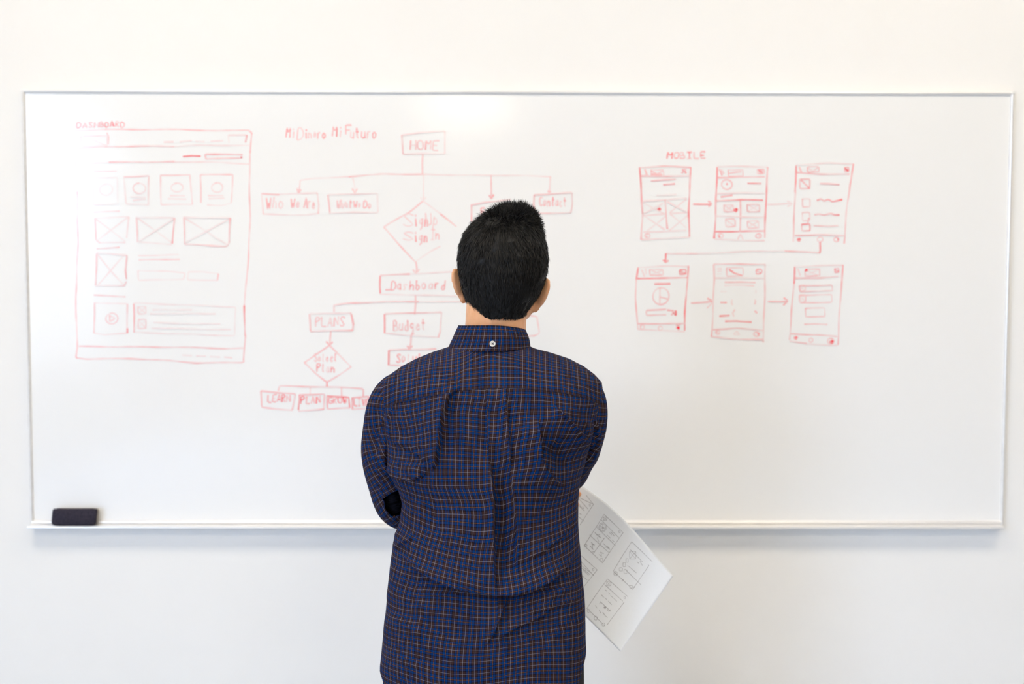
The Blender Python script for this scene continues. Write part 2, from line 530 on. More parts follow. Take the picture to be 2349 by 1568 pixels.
INK_N = 0
def ribbons(strokes, mapper, lift_dir, attr=True, wob=0.5, step=5.0, wscale=1.0):
    global INK_N
    V, Fs, A = [], [], []
    for si, (pts, a, w, jag) in enumerate(strokes):
        P = np.asarray(pts, float)
        if len(P) > 2 and not jag:
            P = catmull(P, len(P) * 3)
        d = np.r_[0, np.cumsum(np.hypot(*np.diff(P, axis=0).T))]
        if d[-1] < 0.5:
            continue
        n = max(3, int(d[-1] / step) + 2)
        t = np.linspace(0, d[-1], n)
        Q = np.stack([np.interp(t, d, P[:, 0]), np.interp(t, d, P[:, 1])], 1)
        ph = si * 1.7
        Q[:, 0] += wob * np.sin(t * 0.06 + ph)
        Q[:, 1] += wob * np.sin(t * 0.05 + ph * 2.1)
        Tn = np.gradient(Q, axis=0)
        Tn /= np.linalg.norm(Tn, axis=1)[:, None] + 1e-9
        N = np.stack([-Tn[:, 1], Tn[:, 0]], 1)
        ww = w * wscale * (0.92 + 0.16 * np.sin(t * 0.09 + ph))[:, None] / 2
        base = len(V)
        INK_N += 1
        L, R_ = mapper(Q + N * ww), mapper(Q - N * ww)
        for i in range(n):
            lf = 1 + 0.07 * (INK_N % 40) + 0.06 * t[i] / d[-1]     # every stroke lies over the one before
            V.append(L[i] + lift_dir * lf)
            V.append(R_[i] + lift_dir * lf)
            f = a * (0.85 + 0.25 * math.sin(t[i] * 0.045 + ph * 3) + 0.12 * math.sin(t[i] * 0.2 + ph))
            if i < 1 or i > n - 2:
                f *= 1.3
            A += [min(1, 0.68 * f)] * 2
        Fs += [[base + 2 * i, base + 2 * i + 1, base + 2 * i + 3, base + 2 * i + 2] for i in range(n - 1)]
    me = mesh('ink', V, Fs)
    if attr:
        at = me.attributes.new('ink', 'FLOAT', 'POINT')
        at.data.foreach_set('value', np.asarray(A, 'f'))
    return me

def on_board(Q):
    return pix(Q[:, 0], Q[:, 1], SURF)

LIFT = np.array([0, -0.00035, 0])
MARKS = ('writing', 'icons', 'lines', 'dashes', 'marks', 'tiles', 'grid', 'block', 'list_box', 'fields', 'search', 'bar', 'card', 'connector', 'video', 'picture_box', 'profile')
def ink(name, strokes, parent=board, **kw):
    if any(w in name for w in MARKS):
        kw['kind'] = 'stuff'
    return bpart(name, ribbons(strokes, on_board, LIFT), INK, smooth=False, parent=parent, **kw)
def box_and_text(spec, texts, label, name='flow_box', base=0.5):
    o = ink(name, parse(spec, base), label=label)
    for t in texts:
        ink('writing', text_strokes(*t), parent=o)
    return o

page = ink('page_sketch', parse('''
~171,300 240,297; 240,297 420,297 500,300 570,298 578,305; *578,305 574,350; 574,350 572,420 574,500 570,590 566,640 560,700; *560,700 560,722 563,770; 563,770 559,826; *561,828 556,831;
~171,300 174,372 177,440; 177,440 179,560 174,680 176,760 178,795 175,820; 175,820 200,823 300,822 380,826 450,832 555,831; 182,794 320,795 420,796 520,799 560,798;
~175,340 240,337; 240,337 320,335 400,336; ~400,336 460,333 574,334; ~175,374 250,372; 250,372 400,371; ~400,371 500,372 572,376'''), label='large red web page wireframe at the left of the board')
def sub(spec, name, base=0.5):
    ink(name, parse(spec, base), parent=page)
sub('~#186,312 246,334; 246,305 250,315 248,332', 'logo_box')
sub('376,326 398,325; 412,326 440,323; 449,324 470,325; 484,325 512,323', 'menu_dashes', 0.3)
sub('~524,310 560,309 566,310; *566,310 563,327; ~524,310 526,327', 'button_box')
sub('*420,359 440,357 460,358; 556,355 470,353 472,364 550,363; @554,361 3.4,0', 'search_field', 0.6)
sub('~=214,408 270,468; ~o 244,435 15,13', 'profile_card', 0.3)
sub('284,406 342,403 340,470; ~340,470 290,468 284,406; o 320,432 15,12; ~300,452 334,453; ~305,459 334,456', 'profile_card', 0.4)
sub('368,402 436,401 441,469; ~441,469 370,469; 370,469 368,402; o 406,430 14,10; ~390,448 424,449; ~385,456 428,456', 'profile_card', 0.4)
sub('461,465 460,401; 460,401 534,400 531,465; ~531,465 510,471 475,470; o 498,430 13,11; ~477,448 512,449; ~478,456 515,454', 'profile_card', 0.42)
sub('~215,392 268,392; ~214,487 275,484; 222,570 274,567; 216,677 288,680', 'divider_lines', 0.5)
sub('218,500 220,550 230,557; ~230,557 288,556; 291,545 296,497; ~296,497 218,500; ~220,502 288,554; ~294,498 222,552', 'picture_box', 0.4)
sub('313,498 316,555; *400,500 396,558; ~313,498 400,500; ~316,555 395,560; ~316,500 394,556; ~398,502 318,554', 'picture_box', 0.4)
sub('422,498 424,560; 424,560 520,565 526,555; *526,555 528,500; ~528,500 422,498; ~424,500 520,560; ~526,502 426,556', 'picture_box', 0.42)
sub('222,582 220,655; ~220,655 285,655; *285,655 291,645; *291,640 288,620 291,585; ~291,585 222,580; ~224,584 282,652; ~286,584 226,652', 'picture_box', 0.45)
sub('~317,586 410,584; 318,596 412,594; ~317,620 380,622 425,626 422,640 318,643 317,620; ~432,624 465,623 501,627; 501,627 498,643; ~498,643 430,641 432,624', 'text_block', 0.38)
sub('217,694 216,764; ~216,764 240,768 292,763; 292,763 292,697; ~292,697 217,694; *292,752 292,763; o 257,730 14,12; 252,723 265,730 252,738 252,723', 'video_box', 0.42)
sub('*307,696 308,762; ~307,695 400,698 541,704 538,770 400,765 308,762; #316,703 335,719; #317,733 335,752; ~350,711 440,710; ~344,719 495,719; ~353,740 505,743; ~348,752 530,756', 'list_box', 0.38)
sub('~418,814 440,815; 450,816 472,817; 482,817 505,818; 515,819 533,821', 'footer_dashes', 0.3)
ink('heading_writing', text_strokes('DASH', 176, 281, 230, 293, a=0.6) + text_strokes('BOARD', 229, 279, 289, 291, a=0.95), label='red heading above the web page wireframe')
ink('title_writing', text_strokes('Mi', 656, 293, 680, 316, a=.75) + text_strokes('D', 682, 293, 700, 320, a=.55) + text_strokes('inero', 698, 297, 750, 317, a=.75) + text_strokes('Mi', 762, 290, 790, 313, a=.8)
    + text_strokes('F', 793, 287, 812, 308, a=.6) + text_strokes('uturo', 804, 294, 868, 317, a=.75), label='handwritten two word title left of the top box')

box_and_text('~921,310 960,304 1020,301; ~1020,301 1021,352; ~1021,352 985,352 925,354; 925,354 923,330 921,310', [('HOME', 941, 321, 1010, 342, 0.02, .62)], 'top box of the flow chart, HOME', base=0.55)
ink('connector', parse('970,353 968,375 969,398; ~971,400 972,445 972,462; ~965,452 970,462 978,452; ~689,414 720,409 800,405; 800,405 880,399 972,400; ~972,400 1080,402 1165,402 1262,405; 689,414 688,430 685,443; *682,432 685,444 690,434; ~808,405 814,430 815,442; 808,432 814,443 820,432; 1127,402 1127,440 1126,455; *1122,447 1127,455 1132,446; 1262,405 1261,425 1260,442; *1257,437 1260,443 1264,438', 0.45), label='branching lines with arrow heads under the top box')
box_and_text('600,444 640,446; ~640,446 728,442; 728,442 732,470 730,490; ~730,490 700,493 604,491; ~604,491 600,444', [('Who', 611, 453, 655, 478, 0, .6), ('We', 667, 455, 692, 477, 0, .65), ('Are', 697, 454, 726, 478, 0, .6)], 'box reading Who We Are')
box_and_text('752,447 757,490; ~752,447 810,445 865,443 868,488 810,486 757,489', [('What', 772, 458, 810, 477, 0, .6), ('We', 811, 460, 831, 476, 0, .65), ('Do', 834, 460, 855, 477, 0, .7)], 'box reading What We Do')
box_and_text('970,461 940,485 880,521; 880,521 915,560 952,600; ~952,600 990,575 1010,565; ~970,461 1010,490; 1010,490 1047,520', [('S', 925, 487, 958, 518, 0, .45), ('ign', 950, 492, 986, 518, 0, .65), ('Up', 978, 488, 1010, 516, 0, .5),
             ('S', 925, 530, 958, 550, 0, .45), ('ign', 950, 532, 984, 554, 0, .7), ('In', 988, 526, 1012, 549, 0, .5)], 'large diamond reading Sign Up, Sign In')
box_and_text('1081,470 1110,464 1172,458; *1081,470 1082,508; 1082,508 1170,502', [('Ex', 1104, 476, 1130, 492, 0, .8)], 'box half hidden behind the head', base=0.42)
box_and_text('1225,447 1270,444 1311,442; 1311,442 1313,470 1310,487; 1310,487 1260,489 1228,490; *1228,490 1224,470 1225,447', [('Contact', 1237, 450, 1302, 471, 0.05, .65)], 'box reading Contact', base=0.42)
ink('connector', parse('954,600 956,615 954,628; 947,618 954,629 962,618', 0.5), label='short arrow below the large diamond')
box_and_text('*872,632 871,655 872,672; 872,632 940,628; ~940,628 1050,623; ~872,675 950,676 1050,679; 884,664 900,664', [('Dashboard', 897, 643, 1026, 664, 0, .7)], 'box reading Dashboard left of the neck', base=0.5)
ink('connector', parse('953,678 953,692 951,720; 766,715 766,700 800,695 880,692 960,691; ~960,691 1060,692', 0.5), label='line branching below the Dashboard box')
box_and_text('710,720 712,758; ~710,720 805,717; *805,717 811,745 809,757; *807,722 811,745; 809,757 712,760', [('PLANS', 724, 726, 794, 748, 0, .55)], 'box reading PLANS', base=0.5)
ink('connector', parse('759,759 757,775 756,790; *748,783 756,793 763,784', 0.5), label='short arrow below the PLANS box')
box_and_text('755,792 725,812 698,832; 698,832 725,857 750,876 780,858 806,841; 806,841 780,815 755,792', [('Select', 721, 811, 776, 829, 0, .6), ('Plan', 727, 834, 771, 853, 0, .65)], 'small diamond reading Select Plan', base=0.55)
ink('connector', parse('*750,876 750,886; 638,896 641,885 700,886 750,887 800,889 833,891 833,908; 712,887 712,903; 784,889 784,908', 0.52), label='bracket below the small diamond')
box_and_text('599,896 640,900 677,903; 677,903 671,940; 671,940 630,937 600,934 599,896', [('LEARN', 614, 904, 669, 921, 0.03, .85)], 'box reading LEARN', base=0.58)
box_and_text('687,905 745,903 743,938; *687,905 685,940; 685,942 743,938', [('PLAN', 690, 908, 738, 925, 0, .85)], 'box reading PLAN', base=0.58)
box_and_text('*750,908 800,910 803,935; 803,935 752,938 750,908', [('GROW', 754, 911, 798, 925, 0, 1.0)], 'box reading GROW', base=0.6)
box_and_text('808,912 845,908 853,915 851,935; *808,938 808,912; 851,935 808,938', [('LIVE', 812, 914, 849, 931, 0, .8)], 'box reading LIVE beside the sleeve', base=0.62)
box_and_text('*882,720 882,764; 882,720 950,717 1013,716; 1013,716 1010,760 1005,774; ~1005,774 960,770 882,764', [('Budget', 903, 733, 980, 758, 0, .65)], 'box reading Budget', base=0.5)
ink('connector', parse('950,764 943,768 942,785 939,800; *934,793 939,801 946,793', 0.5), label='short arrow below the Budget box')
box_and_text('*892,803 891,837; 892,803 940,801; 940,801 1000,800; 891,837 930,839 990,835', [('Solut', 909, 811, 972, 831, 0, .72)], 'box partly behind the left shoulder', base=0.55)
ink('flow_box', parse('1150,725 1220,724 1232,726 1237,764 1225,770; 1225,770 1150,774', 0.55), label='box mostly hidden behind the neck')

ink('heading_writing', text_strokes('MOBILE', 1530, 349, 1622, 364, a=0.85), label='red heading above the phone sketches')
def phone(spec, label, base=0.5):
    o = ink('phone_sketch', parse(spec[0], base), label=label)
    for nm, s in spec[1]:
        ink(nm, parse(s, base), parent=o)
phone(('*1467,384 1471,440 1474,490; 1474,490 1472,520 1471,549; 1467,384 1520,381 1585,384; *1585,384 1582,420 1580,490 1581,543; ~1471,549 1530,547 1581,543; 1471,404 1583,404',
  [('header_icons', '1479,388 1484,402; 1478,402 1485,402; =1493,390 1522,403; 1495,393 1508,400 1520,392; 1494,399 1518,400; *1564,388 1574,397; *1574,388 1564,397; 1564,388 1574,388'),
   ('text_lines', '1493,415 1520,412 1550,411; *1521,424 1548,422; ~1506,448 1551,446'),
   ('picture_grid', '~1474,461 1525,458 1575,455; 1525,458 1528,490 1531,525; ~1476,464 1500,478 1522,490; ~1478,490 1520,466; ~1530,462 1578,488; ~1536,488 1575,456; ~1479,495 1524,527; ~1484,530 1528,494; ~1536,490 1574,522; ~1533,530 1578,494; ~1476,495 1528,490; ~1536,489 1578,487; *@1511,481 5.5,0'),
   ('footer_icons', '~1476,532 1574,529; o 1485,541 6,5; @1484,542 2,0')]), 'upper left phone sketch with a crossed picture grid', 0.55)
phone(('*1645,383 1643,440 1641,500 1638,546; ~1645,383 1700,381 1761,383; *1761,383 1757,460 1754,545; ~1640,549 1700,551 1754,552; 1645,407 1700,407 1754,405',
  [('header_icons', '1650,388 1656,402; 1654,390 1660,399; =1670,390 1704,404; 1672,398 1684,396 1700,394; =1737,389 1752,398; *1740,392 1749,396; *1742,397 1748,391'),
   ('profile_icon', 'o 1667,423 12,11; @1667,422 3,0; *1715,421 1746,421'),
   ('text_lines', '~1643,444 1700,442 1753,444; *1653,452 1680,448; *1644,460 1700,458 1750,459'),
   ('picture_grid', '1698,460 1698,532; ~1643,496 1752,498; #1660,470 1682,485; *@1687,482 5.5,0; #1714,469 1741,485; #1664,503 1686,519; #1714,507 1740,523'),
   ('footer_icons', '*1640,531 1755,530; o 1653,541 6,5; *@1651,542 3,0; ~1692,548 1698,536 1704,549; o 1740,541 7,5; *@1742,541 2.5,0')]), 'upper middle phone sketch with a round icon and four tiles', 0.55)
phone(('*1826,380 1824,440; 1824,440 1821,510 1819,554; ~1826,378 1900,374 1958,376; *1958,376 1950,420; 1950,420 1942,480 1936,558; 1827,396 1880,399 1948,400',
  [('header_icons', '1833,382 1838,396; =1852,383 1878,394; 1854,386 1866,392 1876,384; *=1937,385 1946,393; *1938,386 1945,392'),
   ('list_tiles', '1835,411 1857,410 1857,432 1835,433 1835,411; *1836,412 1856,432; =1840,456 1858,474; =1840,488 1857,505; *=1839,514 1857,529; 1855,500 1852,514'),
   ('text_lines', '1881,421 1900,421 1925,423; *1873,460 1883,456 1890,462 1899,457 1910,463 1932,457; *1868,492 1880,490 1890,493 1905,489 1915,493 1925,493; 1867,518 1900,519 1922,517'),
   ('footer_icons', '1823,540 1880,538 1937,541; *@1832,550 5,0; o 1881,549 7,6; o 1918,549 6,5; *@1922,549 3,0')]), 'upper right phone sketch with wavy list lines', 0.52)
phone(('*1464,613 1459,640; 1459,640 1458,680 1461,730 1463,755; ~1464,613 1520,610 1580,611; *1580,610 1575,660 1571,720 1570,758; ~1463,754 1510,758 1570,760; *1462,639 1520,637 1577,637',
  [('header_icons', '~1472,618 1478,634; ~1480,616 1482,630; #1490,618 1521,631; *=1559,619 1573,628; *1561,620 1572,627; *1566,628 1560,622'),
   ('pie_chart', '*1501,651 1537,650; o 1516,679 19,19; 1514,661 1514,697; 1514,681 1531,686'),
   ('progress_bar', '1528,709 1482,711 1483,723 1528,722; *1530,711 1545,713; *1540,722 1551,711; *1543,716 1551,724; *1550,712 1550,722'),
   ('footer_icons', '1463,742 1572,742; =1469,746 1477,754; o 1515,752 5,5; *@1556,752 5,0; 1550,745 1561,744')]), 'lower left phone sketch with a pie chart', 0.55)
phone(('1637,606 1638,640 1635,720 1632,772; 1637,606 1700,605 1755,606; 1755,606 1754,680 1752,740 1750,785; 1632,772 1680,777 1750,779; ~1638,637 1754,638',
  [('header_icons', '~1645,616 1655,616; ~1645,622 1655,622; ~1645,628 1655,628; =1667,615 1704,632; *1672,617 1684,626 1702,632; *=1735,618 1747,627; *1737,620 1746,626'),
   ('text_lines', '1662,647 1700,646 1733,648; ~1661,655 1700,654 1730,655; ~1653,668 1667,668; *1653,694 1667,694; *1650,724 1673,723; *1663,737 1690,736 1724,738'),
   ('bracket_marks', '~1680,687 1677,693 1680,699; 1685,710 1680,718 1683,726; ~1734,665 1734,672; 1732,688 1734,692 1731,698; 1731,712 1736,717'),
   ('footer_icons', '1632,756 1690,752 1750,758; o 1646,763 5,5; *1642,760 1650,766; ~1683,767 1690,760 1697,768 1683,767; o 1735,766 7,5; *@1739,766 3,0')]), 'lower middle phone sketch with short form lines', 0.48)
phone(('*1823,611 1821,650; 1821,650 1815,720 1811,780; ~1823,611 1880,609 1934,608; *1934,608 1930,650; 1930,650 1928,680 1924,740 1922,790; 1823,638 1880,637 1922,634; 1812,782 1850,788; ~1850,788 1920,792',
  [('header_icons', '~1830,616 1835,632; #1846,618 1880,632; *@1849,619 4,0; *=1915,616 1924,624; *1916,620 1923,621'),
   ('form_fields', '=1834,655 1909,667; #1834,655 1847,667; =1834,677 1908,693; #1834,677 1848,692; =1847,707 1892,725; 1845,743 1870,742 1898,744'),
   ('footer_icons', '1812,765 1880,768 1920,772; *@1825,775 5,0; o 1860,780 5,5; o 1905,782 7,7; *@1907,784 5,0')]), 'lower right phone sketch with form fields', 0.52)
ink('connector', parse('*1590,468 1632,468; *1624,461 1633,468 1625,474', 0.5), label='arrow between the upper left and upper middle phones')
ink('connector', parse('~1760,469 1815,466; ~1805,461 1818,468 1806,474', 0.55), label='faint arrow between the upper middle and upper right phones')
ink('connector', parse('*1881,555 1881,575 1879,580; 1879,580 1800,575; ~1800,575 1700,577 1600,582; 1600,582 1527,581; *1527,581 1526,600; *1521,596 1526,602 1533,597', 0.5), label='long elbow arrow from the upper right to the lower left phone')
ink('connector', parse('1585,695 1634,691; *1622,684 1636,692; 1636,692 1622,706', 0.55), label='arrow between the lower left and lower middle phones')
ink('connector', parse('1761,691 1806,691; *1797,683 1807,690 1797,700', 0.55), label='arrow between the lower middle and lower right phones')

# ------------------------------------------------------------------ eraser on the tray
er_c = pix(169, 1186, TRAY_F + 0.001)
er = empty('whiteboard_eraser', (er_c[0], er_c[1], tz - 0.0012), label='dark charcoal whiteboard eraser standing on the left of the marker tray', category='eraser')
def eraser_block(hx, hy0, hy1, z0, z1, wob, seed, n=34, k=26):
    V = []
    yy = [hy0, hy0 + 0.0025, hy0 + 0.006, hy1 - 0.004, hy1 - 0.001, hy1]
    ins = [0.006, 0.002, 0, 0, 0.001, 0.004]
    hz = (z1 - z0) / 2
    for y, i_ in zip(yy, ins):
        for t in np.linspace(0, 2 * math.pi, n * 2, endpoint=False):
            c, s = math.cos(t), math.sin(t)
            e = 0.22
            x = (hx - i_) * math.copysign(abs(c) ** e, c)
            z = (hz - i_) * math.copysign(abs(s) ** e, s)
            nz_ = mnoise.noise(Vector((x * 160 + seed, y * 160, z * 160))) * wob
            V.append((x * (1 + nz_ / hx) + (z + hz) * 0.11 - 0.003, y, z0 + hz + z + nz_ * (1 if z > 0 else 0.1)))
    m = n * 2
    Fs = grid_faces(len(yy), m, True)[:, ::-1].tolist()
    Fs.append(list(range(m)))
    Fs.append(list(range((len(yy) - 1) * m, len(yy) * m))[::-1])
    return mesh('eraser', V, Fs)
for nm, me, mm in (('felt_pad', eraser_block(0.0560, 0.0, 0.010, 0.0009, 0.0440, 0.0009, 3), FELT), ('shell', eraser_block(0.0560, 0.0101, 0.0195, 0.0010, 0.0425, 0.0002, 9), GREY)):
    o = link(nm, me, mm, er)

# ------------------------------------------------------------------ person
YC = 1.80
person = empty('person', tuple(pix(1130, 1300, YC)[:2]) + (0.0,), label='person in a navy plaid shirt with short black hair, arms folded, facing the whiteboard', category='person')

def child(name, me, m, parent=person, smooth=True, **kw):
    o = link(name, me, m, smooth=smooth, **kw)
    o.parent = parent
    o.matrix_parent_inverse = parent_inv(parent)
    return o

# torso rows: pixel row, left edge, right edge, depth of back, depth of front (about the plane y=YC)
ROWS = np.array([
    (786, 1044, 1206, .068, .060), (794, 1032, 1216, .071, .062), (800, 1014, 1230, .074, .064), (808, 990, 1262, .077, .066), (822, 956, 1304, .083, .072), (840, 922, 1338, .090, .079), (858, 897, 1362, .096, .086),
    (876, 880, 1379, .101, .092), (900, 874, 1383, .105, .098), (930, 876, 1376, .109, .103), (970, 881, 1366, .113, .107), (1020, 886, 1352, .115, .110),
    (1060, 889, 1342, .114, .110), (1090, 896, 1333, .111, .110), (1120, 914, 1328, .107, .110), (1150, 922, 1325, .104, .110), (1190, 918, 1326, .102, .110), (1220, 908, 1328, .101, .110),
    (1260, 900, 1330, .102, .112), (1310, 894, 1333, .105, .113), (1360, 888, 1340, .108, .114), (1400, 885, 1342, .111, .115), (1440, 881, 1344, .113, .115),
    (1480, 877, 1346, .115, .115), (1520, 873, 1346, .117, .115), (1560, 872, 1346, .118, .115), (1680, 872, 1348, .117, .112)], float)

def row_at(py):
    return [np.interp(py, ROWS[:, 0], ROWS[:, k]) for k in range(1, 5)]

def hem_py(th):
    s = np.sin(th)      # th: 0 = image right, -pi/2 = back, pi = image left
    c = np.cos(th)
    side = np.where(c > 0, 1486.0, 1530.0)
    return side + (1652 - side) * sstep(0.12, 0.98, np.abs(s))

def torso_base(th, py, inset=0.0):
    """point on the unwrinkled shirt: th angle about the body, py image row"""
    xl, xr, db, df = row_at(py)
    Pl, Pr = pix(xl, py, YC), pix(xr, py, YC)
    a = (Pr[..., 0] - Pl[..., 0]) / 2 - inset
    cx = (Pr[..., 0] + Pl[..., 0]) / 2
    z = (Pr[..., 2] + Pl[..., 2]) / 2
    c, s = np.cos(th), np.sin(th)
    e = 2 / 2.12
    d = np.where(s < 0, db, df) - inset
    X = cx + a * np.sign(c) * np.abs(c) ** e
    Y = YC + d * np.sign(s) * np.abs(s) ** e
    N = np.stack([np.sign(c) * np.abs(c) ** (2 - e) / a, np.sign(s) * np.abs(s) ** (2 - e) / d, np.zeros_like(X)], -1)
    N /= np.linalg.norm(N, axis=-1)[..., None] + 1e-9
    return np.stack([X, Y, z], -1), N

# folds: kind, amplitude (mm), width (px), polyline in pixels.  s = step raised on the left of the travel direction
FOLDS = [
    # centre box pleat
    ('s', -6, 24, [(1113, 878), (1117, 950), (1120, 1020), (1122, 1065)]),
    ('s', 8, 22, [(1161, 878), (1165, 960), (1170, 1040), (1172, 1090)]),
    # the pleat opening below: left panel stands over a dark gutter
    ('s', 16, 50, [(1121, 1035), (1127, 1080), (1133, 1130), (1134, 1250), (1136, 1362)]),
    ('s', 10, 36, [(1181, 1315), (1180, 1200), (1172, 1095), (1168, 1060)]),
    ('v', 4, 16, [(1150, 1080), (1154, 1200), (1158, 1340)]),
    # long fold left of the pleat
    ('s', 14, 46, [(1062, 886), (1036, 905), (1022, 950), (1014, 1010), (1004, 1062), (985, 1086)]),
    ('v', 4, 16, [(1048, 905), (1034, 980), (1024, 1060)]),
    # left armpit pull
    ('s', 13, 30, [(985, 1082), (955, 1098), (915, 1096), (880, 1066)]),
    ('r', 4, 10, [(990, 1060), (960, 1072), (925, 1070)]),
    ('s', 4, 22, [(905, 925), (893, 965), (900, 1010)]),
    ('r', 3, 9, [(922, 940), (912, 985), (925, 1030)]),
    ('r', 2.5, 8, [(895, 1000), (930, 1015), (985, 1020)]),
    # right shoulder blade and scoop beneath it
    ('s', 13, 46, [(1232, 950), (1238, 1020), (1246, 1066), (1272, 1096), (1300, 1112)]),
    ('s', 10, 34, [(1262, 918), (1300, 965), (1334, 1000), (1352, 1040)]),
    ('s', -5, 20, [(1268, 930), (1310, 985), (1338, 1030)]),
    ('r', 3, 8, [(1330, 950), (1348, 990), (1350, 1040)]),
    ('v', 6, 26, [(1265, 1010), (1295, 1050), (1318, 1080)]),
    # waist: blouse hanging over the lower back
    ('s', 17, 60, [(1330, 1272), (1290, 1304), (1235, 1338), (1195, 1357), (1135, 1359), (1085, 1352), (1035, 1336), (970, 1302), (905, 1262)]),
    ('r', 4, 13, [(1300, 1290), (1235, 1322), (1190, 1340), (1135, 1345)]),
    ('r', 4, 13, [(930, 1268), (985, 1298), (1040, 1322), (1120, 1345)]),
    ('s', 4, 26, [(1325, 1180), (1290, 1230), (1240, 1262), (1195, 1280)]),
    # left waist
    ('s', -6, 22, [(953, 1132), (950, 1190), (952, 1240), (956, 1300)]),
    ('r', 3.5, 9, [(972, 1130), (970, 1200), (976, 1290)]),
    ('s', 6, 16, [(955, 1232), (925, 1246), (900, 1262)]),
    ('r', 4, 9, [(905, 1215), (930, 1240), (948, 1262)]),
    ('v', 3, 12, [(1000, 1130), (1010, 1210), (1050, 1290)]),
    # below the overhang
    ('s', 9, 26, [(1166, 1366), (1150, 1402), (1132, 1448), (1112, 1482)]),
    ('s', -6, 20, [(1143, 1362), (1140, 1410), (1122, 1450)]),
    ('s', -4, 16, [(971, 1312), (971, 1335), (973, 1362)]),
    ('r', 2.5, 8, [(928, 1310), (926, 1345), (926, 1390)]),
    ('s', 4, 18, [(1060, 1362), (1010, 1364), (972, 1360)]),
    ('s', 6, 24, [(1262, 1352), (1262, 1380), (1245, 1412), (1180, 1438), (1120, 1470)]),
    ('s', -5, 16, [(903, 1292), (904, 1330), (902, 1372)]),
    ('r', 3, 10, [(962, 1366), (968, 1420), (960, 1475)]),
    ('s', 4, 18, [(1296, 1392), (1318, 1440), (1326, 1500)]),
    ('r', 3, 10, [(1170, 1500), (1150, 1460), (1185, 1420)]),
    ('s', 4, 20, [(1330, 1372), (1280, 1388), (1205, 1404)]),
    ('r', 4, 9, [(1300, 1310), (1296, 1345), (1270, 1365), (1220, 1380)]),
    ('r', 2.5, 9, [(1190, 1400), (1260, 1396), (1330, 1372)]),
    ('s', 2.6, 16, [(1215, 1521), (1140, 1522), (1050, 1523)]),
    ('v', 2.5, 10, [(960, 1390), (1000, 1440), (1060, 1470)]),
    ('r', 2.5, 10, [(890, 1400), (930, 1430), (985, 1455)]),
    ('r', 2.5, 9, [(1310, 1430), (1270, 1462), (1240, 1520)]),
    ('r', 2.5, 10, [(885, 1480), (920, 1510), (990, 1530)]),
]
BLOBS = [(1015, 965, 62, 90, 6), (1285, 960, 55, 80, 6), (1265, 1180, 60, 70, -7), (1135, 1000, 34, 170, -5), (1290, 1050, 42, 46, -8), (1255, 1420, 60, 70, -4), (980, 1420, 60, 60, 4), (1050, 1230, 70, 100, 5), (1235, 1220, 60, 80, 3), (1110, 1480, 160, 90, 4)]

def folds(px, py, F=FOLDS, B=BLOBS):
    h = np.zeros_like(px)
    for (kind, amp, w, pts) in F:
        P = catmull(np.array(pts, float), 10 if len(pts) < 4 else 18)
        m = (px > P[:, 0].min() - 4 * w) & (px < P[:, 0].max() + 4 * w) & (py > P[:, 1].min() - 4 * w) & (py < P[:, 1].max() + 4 * w)
        if not m.any():
            continue
        x, y = px[m], py[m]
        best = np.full(x.shape, 1e9)
        sd = np.zeros_like(x)
        ss = np.zeros_like(x)
        L = np.r_[0, np.cumsum(np.hypot(*np.diff(P, axis=0).T))]
        for i in range(len(P) - 1):
            a, b = P[i], P[i + 1]
            t = b - a
            l = np.hypot(*t)
            t = t / l
            u = np.clip((x - a[0]) * t[0] + (y - a[1]) * t[1], 0, l)
            dx, dy = x - a[0] - u * t[0], y - a[1] - u * t[1]
            d = np.hypot(dx, dy)
            k = d < best
            best = np.where(k, d, best)
            cr = t[0] * (y - a[1]) - t[1] * (x - a[0])
            sd = np.where(k, np.sign(cr) * d, sd)
            ss = np.where(k, (L[i] + u) / L[-1], ss)
        taper = sstep(0, 0.22, ss) * sstep(1, 0.78, ss)
        if kind == 's':
            if amp < 0:
                sd = -sd
            g = np.exp(-(np.maximum(sd, 0) / w)) * sstep(-2.2, 2.2, sd)
            g = abs(amp) * g
        else:
            g = amp * np.exp(-(best / w) ** 2) * (1 if kind == 'r' else -1)
        h[m] += g * taper
    for (x, y, rx, ry, a) in B:
        h += a * np.exp(-((px - x) / rx) ** 2 - ((py - y) / ry) ** 2)
    h += 0.75 * wavy(px, py, 11, 0.035) + 0.32 * wavy(px * 1.3, py * 0.7, 12, 0.09)
    low_ = sstep(1250, 1330, py) + 0.6 * sstep(960, 900, px)
    h += low_ * (0.55 * wavy(px * 0.6, py * 1.5, 13, 0.05) + 0.3 * wavy(px * 0.7, py * 1.3, 14, 0.12))
    return h * 1e-3 * 1.35

PERIOD = 0.0205
def seam_py(px):
    return np.interp(px, [865, 880, 910, 960, 1040, 1120, 1200, 1290, 1340, 1375, 1395], [945, 932, 916, 900, 885, 877.5, 878, 889, 903, 922, 940])

# --- shirt torso
nb, nf, nr = 300, 70, 330
th = np.r_[np.linspace(-math.pi, 0, nb, endpoint=False), np.linspace(0, math.pi, nf, endpoint=False)]
